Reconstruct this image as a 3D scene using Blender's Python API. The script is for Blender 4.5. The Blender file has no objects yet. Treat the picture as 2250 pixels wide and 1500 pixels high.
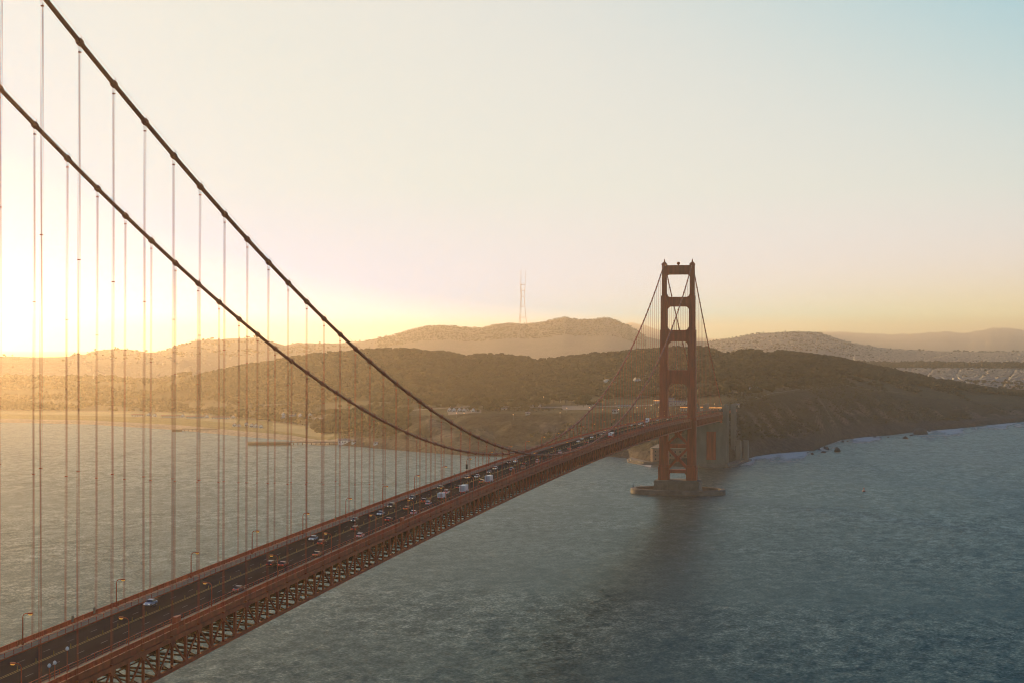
import bpy, math, random
import numpy as np
from mathutils import Vector, Matrix

random.seed(7); rng = np.random.default_rng(11)
C = bpy.context.scene.collection
SC = bpy.context.scene
R_ = math.radians

# ------------------------------------------------------------------ camera
CAM = np.array([171.3105, -890.6034, 143.256]); YAW, PITCH, ROLL, FPX = -0.2177, 0.0033, 0.0029, 3424.7223
_f = np.array([math.sin(YAW)*math.cos(PITCH), math.cos(YAW)*math.cos(PITCH), math.sin(PITCH)])
_r0 = np.array([math.cos(YAW), -math.sin(YAW), 0.0]); _u0 = np.cross(_r0, _f)
_r = math.cos(ROLL)*_r0 + math.sin(ROLL)*_u0; _u = -math.sin(ROLL)*_r0 + math.cos(ROLL)*_u0
cd = bpy.data.cameras.new('camera'); cam = bpy.data.objects.new('camera', cd); C.objects.link(cam)
cam.matrix_world = Matrix(((_r[0], _u[0], -_f[0], CAM[0]), (_r[1], _u[1], -_f[1], CAM[1]), (_r[2], _u[2], -_f[2], CAM[2]), (0, 0, 0, 1)))
cd.sensor_width = 36.0; cd.lens = FPX/2250*36.0; cd.clip_start = 1.0; cd.clip_end = 90000.0
SC.camera = cam

# ------------------------------------------------------------------ sky, sun, exposure
SUN_AZ, SUN_EL = R_(-47.0), R_(8.0)          # azimuth from +Y (south) towards +X (west); negative = east
SUN_DIR = Vector((math.sin(SUN_AZ)*math.cos(SUN_EL), math.cos(SUN_AZ)*math.cos(SUN_EL), math.sin(SUN_EL)))
w = bpy.data.worlds.new('World'); SC.world = w; w.use_nodes = True
nt = w.node_tree; bg = nt.nodes['Background']
sky = nt.nodes.new('ShaderNodeTexSky'); sky.sky_type = 'NISHITA'; sky.sun_disc = False
sky.sun_elevation = SUN_EL; sky.sun_rotation = SUN_AZ
sky.air_density = 1.0; sky.dust_density = 1.5; sky.ozone_density = 1.7; sky.altitude = 100
# film-like shoulder of the bright sky: c / sqrt(1 + (c / k)^2)
def vmath(op, a, b=None, val=None, scale=None):
    n = nt.nodes.new('ShaderNodeVectorMath'); n.operation = op; nt.links.new(a, n.inputs[0])
    if b is not None: nt.links.new(b, n.inputs[1])
    if val is not None: n.inputs[1].default_value = val
    if scale is not None: n.inputs['Scale'].default_value = scale
    return n.outputs[0]
# the shoulder is lower where the sunlit air below adds its own glow: GLOW / sin(elevation) * phase(angle to the sun)
GLOW, G_ = .0040, .76
def fmath(op, a, b=None, val=None):
    n = nt.nodes.new('ShaderNodeMath'); n.operation = op; nt.links.new(a, n.inputs[0])
    if b is not None: nt.links.new(b, n.inputs[1])
    elif val is not None: n.inputs[1].default_value = val
    return n.outputs[0]
one = nt.nodes.new('ShaderNodeValue'); one.outputs[0].default_value = .0165; tc_one = one.outputs[0]
tc = nt.nodes.new('ShaderNodeTexCoord'); dt = nt.nodes.new('ShaderNodeVectorMath'); dt.operation = 'DOT_PRODUCT'; nt.links.new(tc.outputs['Generated'], dt.inputs[0]); dt.inputs[1].default_value = SUN_DIR
sx = nt.nodes.new('ShaderNodeSeparateXYZ'); nt.links.new(tc.outputs['Generated'], sx.inputs[0])
ph = fmath('POWER', fmath('ADD', fmath('MULTIPLY', dt.outputs['Value'], val=-2*G_), val=1+G_*G_), val=-1.5)
hz_ = fmath('MULTIPLY', fmath('DIVIDE', ph, fmath('MAXIMUM', sx.outputs['Z'], val=.022)), val=GLOW)
cx = nt.nodes.new('ShaderNodeCombineXYZ'); cx.inputs[0].default_value = 1.0; cx.inputs[1].default_value = .53; cx.inputs[2].default_value = .14
sub = vmath('SCALE', cx.outputs[0], scale=-1.0)
sn = nt.nodes.new('ShaderNodeVectorMath'); sn.operation = 'SCALE'; nt.links.new(sub, sn.inputs[0]); nt.links.new(hz_, sn.inputs['Scale'])
kk = vmath('SCALE', vmath('MAXIMUM', vmath('ADD', sn.outputs[0], val=(.795, .785, .695)), val=(.03, .38, .66)), scale=1/.34)
raw = vmath('POWER', sky.outputs[0], val=(2.4, 2.0, 2.0)); raw = vmath('MULTIPLY', raw, val=(.22, .32, .45))   # film contrast
k_ = vmath('DIVIDE', raw, kk); k_ = vmath('MULTIPLY', k_, k_); k_ = vmath('ADD', k_, val=(1, 1, 1)); k_ = vmath('POWER', k_, val=(.5, .5, .5))
ex = fmath('EXPONENT', fmath('MINIMUM', fmath('DIVIDE', tc_one, fmath('MAXIMUM', sx.outputs['Z'], val=.015)), val=.78))   # the low sky is seen through long hazy paths
fin = nt.nodes.new('ShaderNodeVectorMath'); fin.operation = 'SCALE'; nt.links.new(vmath('DIVIDE', raw, k_), fin.inputs[0]); nt.links.new(ex, fin.inputs['Scale'])
lowf = nt.nodes.new('ShaderNodeMapRange'); lowf.inputs[1].default_value = .10; lowf.inputs[2].default_value = 0.0; nt.links.new(sx.outputs['Z'], lowf.inputs[0])
lt = nt.nodes.new('ShaderNodeMix'); lt.data_type = 'RGBA'; nt.links.new(lowf.outputs[0], lt.inputs[0]); lt.inputs[6].default_value = (1, 1, 1, 1); lt.inputs[7].default_value = (1.14, .90, 1.14, 1)
nt.links.new(vmath('MULTIPLY', fin.outputs[0], lt.outputs[2]), bg.inputs[0]); bg.inputs[1].default_value = 0.15
sl = bpy.data.lights.new('sun', 'SUN'); sl.energy = 2.85; sl.angle = R_(0.5); sl.color = (1.0, 0.62, 0.26)
so = bpy.data.objects.new('sun', sl); C.objects.link(so); so.rotation_euler = SUN_DIR.to_track_quat('Z', 'Y').to_euler()
so.location = (-2000, 0, 900)
SC.view_settings.view_transform = 'Standard'; SC.view_settings.look = 'None'
SC.view_settings.gamma = 1.0; SC.view_settings.use_curve_mapping = False
SC.view_settings.exposure = 1.18
HAZE_DENSITY, HAZE_G = 0.58e-4, 0.76
cy = SC.cycles; cy.use_denoising = True; cy.max_bounces = 6; cy.diffuse_bounces = 2; cy.glossy_bounces = 3
cy.transparent_max_bounces = 12; cy.sample_clamp_indirect = 4.0; cy.sample_clamp_direct = 12.0; cy.volume_bounces = 1; cy.pixel_filter_type = 'BLACKMAN_HARRIS'; cy.filter_width = 1.1

# ------------------------------------------------------------------ helpers
def tag(o, label=None, cat=None, group=None, kind=None):
    if label: o['label'] = label
    if cat: o['category'] = cat
    if group: o['group'] = group
    if kind: o['kind'] = kind
    return o
def empty(name, loc, label, cat, group=None, rz=0.0):
    o = bpy.data.objects.new(name, None); C.objects.link(o); o.location = loc; o.rotation_euler = (0, 0, rz)
    return tag(o, label, cat, group)
class MB:
    def __init__(s): s.v = []; s.f = []
    def add(s, vs, fs):
        n = len(s.v); s.v += [tuple(map(float, p)) for p in vs]; s.f += [tuple(n+i for i in f) for f in fs]; return s
    def box(s, x0, x1, y0, y1, z0, z1):
        return s.add([(x0,y0,z0),(x1,y0,z0),(x1,y1,z0),(x0,y1,z0),(x0,y0,z1),(x1,y0,z1),(x1,y1,z1),(x0,y1,z1)],
                     [(0,3,2,1),(4,5,6,7),(0,1,5,4),(1,2,6,5),(2,3,7,6),(3,0,4,7)])
    def bar(s, a, b, w_, h, up=(0,0,1)):
        a, b = Vector(a), Vector(b); d = (b-a).normalized(); u = Vector(up)
        if abs(d.dot(u)) > .98: u = Vector((1,0,0))
        x = d.cross(u).normalized()*w_/2; z = x.cross(d).normalized()*h/2
        vs = [a-x-z, a+x-z, a+x+z, a-x+z, b-x-z, b+x-z, b+x+z, b-x+z]
        return s.add(vs, [(3,2,1,0),(4,5,6,7),(0,1,5,4),(1,2,6,5),(2,3,7,6),(3,0,4,7)])
    def tube(s, pts, r, n=8, cap=True):
        pts = [Vector(p) for p in pts]; rr = r if hasattr(r, '__len__') else [r]*len(pts); base = len(s.v); fs = []; vs = []
        for i, p in enumerate(pts):
            d = (pts[min(i+1, len(pts)-1)] - pts[max(i-1, 0)]).normalized()
            u = Vector((0,0,1)) if abs(d.z) < .95 else Vector((1,0,0))
            x = d.cross(u).normalized(); z = x.cross(d).normalized()
            for k in range(n):
                t = 2*math.pi*k/n; vs.append(p + x*math.cos(t)*rr[i] + z*math.sin(t)*rr[i])
            if i:
                for k in range(n): fs.append(((i-1)*n+k, (i-1)*n+(k+1) % n, i*n+(k+1) % n, i*n+k))
        if cap: fs.append(tuple(range(n))[::-1]); fs.append(tuple((len(pts)-1)*n+k for k in range(n)))
        return s.add(vs, fs)
    def prism(s, poly, z0, z1, axis='z'):
        n = len(poly)
        def m(p, q): return (p[0], p[1], q) if axis == 'z' else ((p[0], q, p[1]) if axis == 'y' else (q, p[0], p[1]))
        vs = [m(p, z0) for p in poly]+[m(p, z1) for p in poly]
        return s.add(vs, [tuple(range(n))[::-1], tuple(range(n, 2*n))]+[(i, (i+1) % n, n+(i+1) % n, n+i) for i in range(n)])
    def lathe(s, prof, n=14, c=(0,0,0)):
        vs = []; fs = []
        for i, (r, z) in enumerate(prof):
            for k in range(n):
                t = 2*math.pi*k/n; vs.append((c[0]+r*math.cos(t), c[1]+r*math.sin(t), c[2]+z))
            if i:
                for k in range(n): fs.append(((i-1)*n+k, (i-1)*n+(k+1) % n, i*n+(k+1) % n, i*n+k))
        fs.append(tuple(range(n))[::-1]); fs.append(tuple((len(prof)-1)*n+k for k in range(n)))
        return s.add(vs, fs)
    def build(s, name, mat, parent=None, smooth=False, loc=None):
        me = bpy.data.meshes.new(name); me.from_pydata(s.v, [], s.f); me.validate(); me.update()
        if mat: me.materials.append(mat)
        if smooth: me.polygons.foreach_set('use_smooth', [True]*len(me.polygons))
        import bmesh
        bm = bmesh.new(); bm.from_mesh(me); bmesh.ops.recalc_face_normals(bm, faces=bm.faces); bm.to_mesh(me); bm.free()
        o = bpy.data.objects.new(name, me); C.objects.link(o)
        if parent: o.parent = parent
        if loc: o.location = loc
        return o
def np_mesh(name, V, F, mat, parent=None, smooth=False, col=None):
    me = bpy.data.meshes.new(name); V = np.asarray(V, np.float32); F = np.asarray(F, np.int32); k = F.shape[1]
    me.vertices.add(len(V)); me.vertices.foreach_set('co', V.ravel())
    me.loops.add(F.size); me.loops.foreach_set('vertex_index', F.ravel())
    me.polygons.add(len(F)); me.polygons.foreach_set('loop_start', np.arange(len(F), dtype=np.int32)*k)
    try: me.polygons.foreach_set('loop_total', np.full(len(F), k, np.int32))
    except Exception: pass
    if smooth: me.polygons.foreach_set('use_smooth', np.ones(len(F), bool))
    me.update(calc_edges=True)
    if col is not None:
        a = me.color_attributes.new('zone', 'FLOAT_COLOR', 'POINT')
        cc = np.ones((len(V), 4), np.float32); cc[:, :3] = col; a.data.foreach_set('color', cc.ravel())
    me.materials.append(mat); o = bpy.data.objects.new(name, me); C.objects.link(o)
    if parent: o.parent = parent
    return o
def dup(o, parent=None):
    c = o.copy(); C.objects.link(c)
    if parent: c.parent = parent
    for ch in [x for x in bpy.data.objects if x.parent is o and x is not c]: dup(ch, c)
    return c
_KIDS = {}
def copy_tree(o, parent=None):
    if o.name not in _KIDS: _KIDS[o.name] = list(o.children)
    c = o.copy(); C.objects.link(c)
    if parent: c.parent = parent
    for ch in _KIDS[o.name]: copy_tree(ch, c)
    return c

# materials -----------------------------------------------------------------
def mat(name, col, rough=.6, metal=0.0, var=.12, scale=.3, spec=.5, emit=None, es=0.0, col2=None, bump=0.0, stretch=None, bscale=None):
    m = bpy.data.materials.new(name); m.use_nodes = True; t = m.node_tree; b = t.nodes['Principled BSDF']
    b.inputs['Roughness'].default_value = rough; b.inputs['Metallic'].default_value = metal
    b.inputs['Specular IOR Level'].default_value = spec
    geo = t.nodes.new('ShaderNodeNewGeometry'); src = geo.outputs['Position']
    if stretch:
        mp = t.nodes.new('ShaderNodeMapping'); mp.inputs['Scale'].default_value = stretch; t.links.new(src, mp.inputs[0]); src = mp.outputs[0]
    n = t.nodes.new('ShaderNodeTexNoise'); n.inputs['Scale'].default_value = scale; n.inputs['Detail'].default_value = 5
    t.links.new(src, n.inputs['Vector'])
    cr = t.nodes.new('ShaderNodeValToRGB'); cr.color_ramp.elements[0].position = .32; cr.color_ramp.elements[1].position = .68
    c1 = col; c2 = col2 or tuple(min(1, x*(1+var)) for x in col); c1 = tuple(x*(1-var) for x in col) if not col2 else col
    cr.color_ramp.elements[0].color = (*c1, 1); cr.color_ramp.elements[1].color = (*c2, 1)
    t.links.new(n.outputs['Fac'], cr.inputs[0]); t.links.new(cr.outputs[0], b.inputs['Base Color'])
    if bump:
        bp = t.nodes.new('ShaderNodeBump'); bp.inputs['Distance'].default_value = bump; hn = n
        if bscale: hn = t.nodes.new('ShaderNodeTexNoise'); hn.inputs['Scale'].default_value = bscale; hn.inputs['Detail'].default_value = 4; t.links.new(src, hn.inputs['Vector'])
        t.links.new(hn.outputs['Fac'], bp.inputs['Height']); t.links.new(bp.outputs[0], b.inputs['Normal'])
    if emit: b.inputs['Emission Color'].default_value = (*emit, 1); b.inputs['Emission Strength'].default_value = es
    return m
M = {
 'steel': mat('orange_steel', (.35, .044, .013), .6, var=.34, scale=.5, stretch=(1, 1, .10)),
 'cable': mat('cable_paint', (.30, .048, .02), .6, var=.18, scale=.8),
 'grime_shade': mat('grimy_shaded_steel', (.09, .018, .010), .8, var=.3, scale=.4),  # underside grime, with the shade below the deck darkened into the colour
 'asphalt': mat('asphalt', (.030, .029, .034), .95, spec=0.0, var=.25, scale=.25, stretch=(1, .08, 1)),
 'walk': mat('walk_concrete', (.17, .14, .10), .85, var=.15, scale=.5),
 'line': mat('lane_paint', (.22, .22, .22), .8, spec=0.0, var=.5, scale=.6),
 'white': mat('white_paint', (.62, .62, .60), .6, var=.2, scale=1.0),
 'yellow': mat('yellow_plastic', (.28, .17, .02), .5, var=.2, scale=1.0),
 'concrete': mat('concrete', (.17, .15, .115), .85, var=.25, scale=.12, stretch=(1, 1, .35)),
 'dconc': mat('wet_concrete', (.12, .105, .085), .8, var=.35, scale=.15),
 'brick': mat('brick', (.30, .17, .11), .85, var=.2, scale=.4),
 'rock': mat('rock', (.05, .042, .036), .8, var=.4, scale=.5, bump=.6),
 'wood': mat('weathered_wood', (.12, .09, .065), .85, var=.25, scale=.6),
 'wallw': mat('white_wall', (.78, .75, .68), .7, var=.06, scale=.2),
 'wallc': mat('cream_wall', (.55, .47, .36), .7, var=.08, scale=.2),
 'roofr': mat('tile_roof', (.26, .11, .07), .75, var=.2, scale=.5),
 'roofg': mat('grey_roof', (.20, .19, .18), .7, var=.2, scale=.5),
 'glass': mat('dark_glass', (.02, .025, .03), .08, var=.05, spec=.8),
 'rubber': mat('rubber', (.02, .02, .02), .8),
 'lampamber': mat('amber_lens', (.75, .38, .06), .35, emit=(1, .5, .08), es=.3),
 'head': mat('headlight_lens', (.8, .8, .75), .2, emit=(1, .9, .7), es=.4),
 'tail': mat('tail_lens', (.5, .02, .02), .3, emit=(1, .08, .03), es=.35),
 'flood': mat('lit_lamp', (.9, .7, .4), .3, emit=(1, .50, .16), es=1.3),
 'canopy': mat('canopy_sun_glow', (.5, .25, .1), .4, emit=(1, .36, .08), es=.5),  # emission stands in for low sun on canopy edges and a roof
 'metal': mat('grey_metal', (.25, .25, .25), .45, metal=.4),
 'buoy': mat('red_buoy', (.35, .04, .03), .5),
 'sutro': mat('mast_paint', (.42, .24, .18), .6),
 'pale': mat('pale_block', (.30, .255, .20), .7, var=.5, scale=.09),
 'bark': mat('bark', (.06, .045, .03), .9),
 'leafa': mat('leaf_dark', (.016, .020, .008), .9, spec=.05, scale=.018, col2=(.045, .040, .014), bump=1.6, bscale=.55),
 'leafb': mat('leaf_olive', (.026, .028, .010), .9, spec=.05, scale=.02, col2=(.065, .056, .02), bump=1.6, bscale=.55),
 'lot': mat('lot_paving', (.13, .115, .095), .8, var=.15, scale=.1),
 'grassy': mat('lawn', (.15, .14, .035), .9, scale=.02, col2=(.25, .20, .07)),
}
def paint(name, col, rough=.28): return mat(name, col, rough, var=.03, scale=.5, spec=.6)
P = {'silver': paint('paint_silver', (.42, .43, .45)), 'blue': paint('paint_pale_blue', (.28, .40, .50)), 'grey': paint('paint_grey', (.14, .14, .15)),
     'black': paint('paint_black', (.018, .018, .02)), 'red': paint('paint_red', (.36, .03, .03)), 'white': paint('paint_white', (.72, .72, .70)),
     'gold': paint('paint_gold', (.38, .25, .09)), 'orange': paint('paint_orange', (.50, .16, .04)), 'green': paint('paint_dark_green', (.035, .06, .045)),
     'brown': paint('paint_brown', (.09, .05, .035)), 'dblue': paint('paint_dark_blue', (.03, .05, .12)), 'maroon': paint('paint_maroon', (.14, .025, .025))}

# ------------------------------------------------------------------ water
def water_mat():
    m = bpy.data.materials.new('sea_water'); m.use_nodes = True; t = m.node_tree; L = t.links; b = t.nodes['Principled BSDF']
    g = t.nodes.new('ShaderNodeNewGeometry')
    def noise(scale, det, sx, sy, rot, src=None):
        mp = t.nodes.new('ShaderNodeMapping'); mp.inputs['Scale'].default_value = (sx, sy, 1); mp.inputs['Rotation'].default_value = (0, 0, rot)
        L.new(g.outputs['Position'], mp.inputs[0]); n = t.nodes.new('ShaderNodeTexNoise'); n.inputs['Scale'].default_value = scale
        n.inputs['Detail'].default_value = det; n.inputs['Roughness'].default_value = .6; L.new(mp.outputs[0], n.inputs['Vector']); return n
    def vm(op, a, b_=None, k=None):
        x = t.nodes.new('ShaderNodeVectorMath'); x.operation = op; L.new(a, x.inputs[0])
        if b_ is not None: L.new(b_, x.inputs[1])
        if k is not None:
            if op == 'SCALE': x.inputs['Scale'].default_value = k
            else: x.inputs[1].default_value = k
        return x.outputs[0]
    big = noise(.0030, 4, .35, 1.3, R_(12)); patch = t.nodes.new('ShaderNodeMapRange'); patch.inputs[1].default_value = .35; patch.inputs[2].default_value = .68
    patch.inputs[3].default_value = .28; patch.inputs[4].default_value = 1.35; L.new(big.outputs['Fac'], patch.inputs[0])
    tot = None
    for sc, det, sx, sy, rot, k in ((.045, 2, 1, .55, R_(25), .16), (.16, 3, 1, .6, R_(-15), .40), (.75, 2, 1, .8, R_(40), .52)):
        n = noise(sc, det, sx, sy, rot); v = vm('SUBTRACT', n.outputs['Color'], k=(.5, .5, .5)); v = vm('SCALE', v, k=k)
        tot = v if tot is None else vm('ADD', tot, v)
    sc_ = t.nodes.new('ShaderNodeVectorMath'); sc_.operation = 'SCALE'; L.new(tot, sc_.inputs[0]); L.new(patch.outputs[0], sc_.inputs['Scale'])
    flat = vm('MULTIPLY', sc_.outputs[0], k=(1, 1, 0)); nn = vm('ADD', flat, k=(0, 0, 1)); nn = vm('NORMALIZE', nn)
    gl = t.nodes.new('ShaderNodeBsdfGlossy'); gl.inputs['Color'].default_value = (.29, .375, .375, 1); gl.inputs['Roughness'].default_value = .32; L.new(nn, gl.inputs['Normal'])
    df = t.nodes.new('ShaderNodeBsdfDiffuse'); df.inputs['Color'].default_value = (.0, .038, .043, 1)
    fr = t.nodes.new('ShaderNodeFresnel'); fr.inputs['IOR'].default_value = 1.333; L.new(nn, fr.inputs['Normal'])
    mx = t.nodes.new('ShaderNodeMixShader'); L.new(fr.outputs[0], mx.inputs[0]); L.new(df.outputs[0], mx.inputs[1]); L.new(gl.outputs[0], mx.inputs[2])
    L.new(mx.outputs[0], t.nodes['Material Output'].inputs['Surface'])
    return m
WM = water_mat()
wv = [(-21000, -1600, 0), (19000, -1600, 0), (19000, 33000, 0), (-21000, 33000, 0)]
water = MB().add(wv, [(0, 1, 2, 3)]).build('water', WM); tag(water, kind='structure')

# ------------------------------------------------------------------ terrain
def I(px, tab):
    a = np.array(tab, float); return np.interp(px, a[:, 0], a[:, 1])
def vnoise(x, y, seed=0):
    xi = np.floor(x).astype(np.int64); yi = np.floor(y).astype(np.int64); fx = x-xi; fy = y-yi
    fx = fx*fx*(3-2*fx); fy = fy*fy*(3-2*fy)
    def h(a, b):
        n = (a*374761393 + b*668265263 + seed*1442695041) & 0x7fffffff
        n = ((n ^ (n >> 13))*1274126177) & 0x7fffffff; return ((n ^ (n >> 16)) & 0xffff)/65535.0
    return (h(xi, yi)*(1-fx)+h(xi+1, yi)*fx)*(1-fy)+(h(xi, yi+1)*(1-fx)+h(xi+1, yi+1)*fx)*fy
def fbm(x, y, o=4, seed=0):
    s = 0; a = 1; t = 0
    for i in range(o): s = s+a*vnoise(x*2**i, y*2**i, seed+i); t += a; a *= .5
    return s/t*2-1
HOR = 761.0
def zof(py, R): return CAM[2]-(py-HOR)*R/FPX
SHORE = [(-600,922),(-300,925),(0,930),(200,934),(380,945),(540,960),(640,968),(670,974),(700,979),(740,977),(900,991),(1040,1001),(1200,1004),(1330,1001),(1375,1004),(1400,1013),(1430,1019),(1500,1023),(1600,1022),(1625,1012),(1660,1000),(1700,994),(1790,987),(1815,975),(1850,963),(1900,957),(1960,952),(2020,944),(2100,938),(2180,929),(2250,922),(2550,908),(2900,900)]
L2R = [(-600,3350),(0,3350),(400,3250),(560,2950),(640,2780),(700,2600),(760,2450),(900,2350),(1040,2300),(1200,2250),(1390,2200),(1460,2200),(1590,2200),(1640,2260),(1700,2380),(1850,2760),(2020,3020),(2250,3420),(2550,3700),(2900,4000)]
L2Z = [(-600,4),(560,4),(640,5),(700,6),(745,16),(780,27),(840,34),(900,38),(1040,46),(1200,48),(1390,50),(1460,52),(1590,60),(1640,62),(1700,70),(1850,76),(2020,48),(2250,22),(2550,12),(2900,10)]
L3R = [(-600,3900),(400,3900),(560,3700),(640,3500),(740,3200),(900,2900),(1040,2850),(1200,2800),(1390,2750),(1590,2600),(1700,2700),(1850,2980),(2020,3200),(2250,3520),(2550,3800),(2900,4100)]
L3Z = [(-600,9),(400,10),(560,12),(640,15),(740,28),(900,49),(1040,54),(1200,60),(1390,70),(1590,88),(1700,90),(1850,90),(2020,64),(2250,34),(2550,16),(2900,12)]
L4P = [(-600,838),(0,838),(200,840),(355,845),(462,812),(569,790),(675,774),(740,769),(820,762),(880,760),(940,765),(980,768),(1020,776),(1060,773),(1100,775),(1140,777),(1190,783),(1250,776),(1300,770),(1350,765),(1400,761),(1450,757),(1500,758),(1540,757),(1570,760),(1590,770),(1620,762),(1650,760),(1680,766),(1690,768),(1710,763),(1760,767),(1800,769),(1850,782),(1900,796),(1930,800),(1970,808),(2050,824),(2130,838),(2190,846),(2250,852),(2550,876),(2900,880)]
L4R = [(-600,4500),(0,4450),(355,4200),(569,4000),(820,3750),(1000,3650),(1300,3500),(1450,3400),(1600,3200),(1700,3200),(1850,3320),(2020,3480),(2250,3700),(2550,4000),(2900,4300)]
L7P = [(-600,786),(-300,784),(0,783),(70,783),(150,783),(160,777),(185,777),(215,768),(250,765),(280,766),(330,774),(365,770),(385,760),(430,748),(470,745),(560,741),(600,750),(625,757),(650,753),(700,752),(750,752),(800,748),(830,742),(860,735),(900,722),(940,713),(990,712),(1020,716),(1060,717),(1085,710),(1120,706),(1150,708),(1180,706),(1210,700),(1240,693),(1265,698),(1300,698),(1330,694),(1350,698),(1380,710),(1400,722),(1420,735),(1450,742),(1500,746),(1560,744),(1600,738),(1640,731),(1680,726),(1740,722),(1800,725),(1840,738),(1880,750),(1910,757),(1960,763),(2050,767),(2150,769),(2250,768),(2900,770)]
L7R = [(-600,5500),(150,5500),(215,6500),(385,7200),(560,7800),(800,8800),(860,9000),(1380,9000),(1450,8600),(1560,8200),(1740,8200),(1880,8600),(2250,9000),(2900,9000)]
L9P = [(-600,786),(1300,770),(1360,712),(1385,707),(1420,713),(1450,725),(1500,737),(1560,743),(1700,737),(1760,730),(1830,726),(1900,730),(1960,733),(2020,729),(2080,725),(2130,728),(2180,717),(2220,718),(2250,722),(2400,716),(2900,735)]
TREE_H = 13.0
COLS = np.arange(-520, 2790, 4.6)
def line_tables(px):
    px = np.asarray(px, float)
    Rs = CAM[2]*FPX/(I(px, SHORE)-HOR)
    R2 = np.maximum(I(px, L2R), Rs+90); z2 = I(px, L2Z); R3 = I(px, L3R); z3 = I(px, L3Z)
    R4 = I(px, L4R); z4 = zof(I(px, L4P), R4)-np.where(px > 420, TREE_H, 4)
    R5 = R4+500; z5 = np.where(px < 420, z4+2, np.where(px > 1850, np.maximum(z4-50, 34), z4-55))
    R6 = I(px, [(-600,5050),(400,5300),(500,6000),(1500,6000),(1600,5300),(2900,5300)])
    z6 = np.where(px < 400, zof(800, R6), np.where(px > 1850, zof(803, R6), I(px, [(400,78),(500,60),(1500,60),(1600,70),(1850,75)])))
    R7 = I(px, L7R); z7 = zof(I(px, L7P), R7)-np.where((px > 860) & (px < 1900), 9, 5)
    R8 = R7+800; z8 = z7-90
    R9 = np.full_like(px, 28000.0); z9 = zof(I(px, L9P), R9)
    R10 = R9+2500; z10 = np.full_like(px, -4.0)
    Rm = np.full_like(px, -60.0)+Rs
    bl = np.clip((px-720)/60, 0, 1)
    R1 = Rs+np.where(bl > 0, 22, 45); z1 = 2.2+bl*5
    lo = np.stack([Rm, Rs, R1, R2, R3, R4, R5, R6, R7, R8, R9, R10]); zz = np.stack([np.full_like(px, -5.0), 0*px+.0, z1, z2, z3, z4, z5, z6, z7, z8, z9, z10])
    return lo, zz
SEG = [2, 5, 60, 26, 40, 12, 26, 40, 8, 12, 3]
def dir_of(px):
    a = (np.asarray(px, float)-1125)/FPX
    d = _f[None, :2]+a[:, None]*_r[None, :2]; n = np.linalg.norm(d, axis=1)
    return d/n[:, None], n
def terrain_z(X, Y, v, z):
    """add natural relief: v = line parameter 0..11"""
    amp = np.interp(v, [0, 1, 2, 2.5, 3, 4, 4.6, 5, 6, 7, 8, 9, 10, 11], [0, 0, 1.2, 5, 3, 3, 4, 2, 4, 3, 4, 20, 25, 0])
    flat = (z < 12) & (v < 4)
    n = fbm(X/120, Y/120, 5, 3); gull = 1-np.abs(fbm(X/60+Y/200, Y/170, 3, 9))
    out = z+amp*n*np.where(flat, .15, 1)
    cl = np.clip((v-2.0)/.3, 0, 1)*np.clip((3.0-v)/.35, 0, 1)*np.where(flat, 0, 1)
    return out-cl*(19*(gull-.62)+9*fbm(X/34, Y/34, 5, 14))
lo, zz = line_tables(COLS); dxy, _nrm = dir_of(COLS)
rows_R = []; rows_z = []; rows_v = []
for s_, n in enumerate(SEG):
    for i in range(n+(1 if s_ == len(SEG)-1 else 0)):
        t = i/n
        rows_R.append(lo[s_]*(1-t)+lo[s_+1]*t)
        tz = t
        if s_ == 2: tz = np.where(COLS > 740, t**.8, t)
        elif s_ == 4: tz = t**.75 if True else t
        rows_z.append(zz[s_]*(1-tz)+zz[s_+1]*tz); rows_v.append(np.full_like(COLS, s_+t))
RR = np.array(rows_R); ZZ = np.array(rows_z); VV = np.array(rows_v); nR, nC = RR.shape
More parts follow.
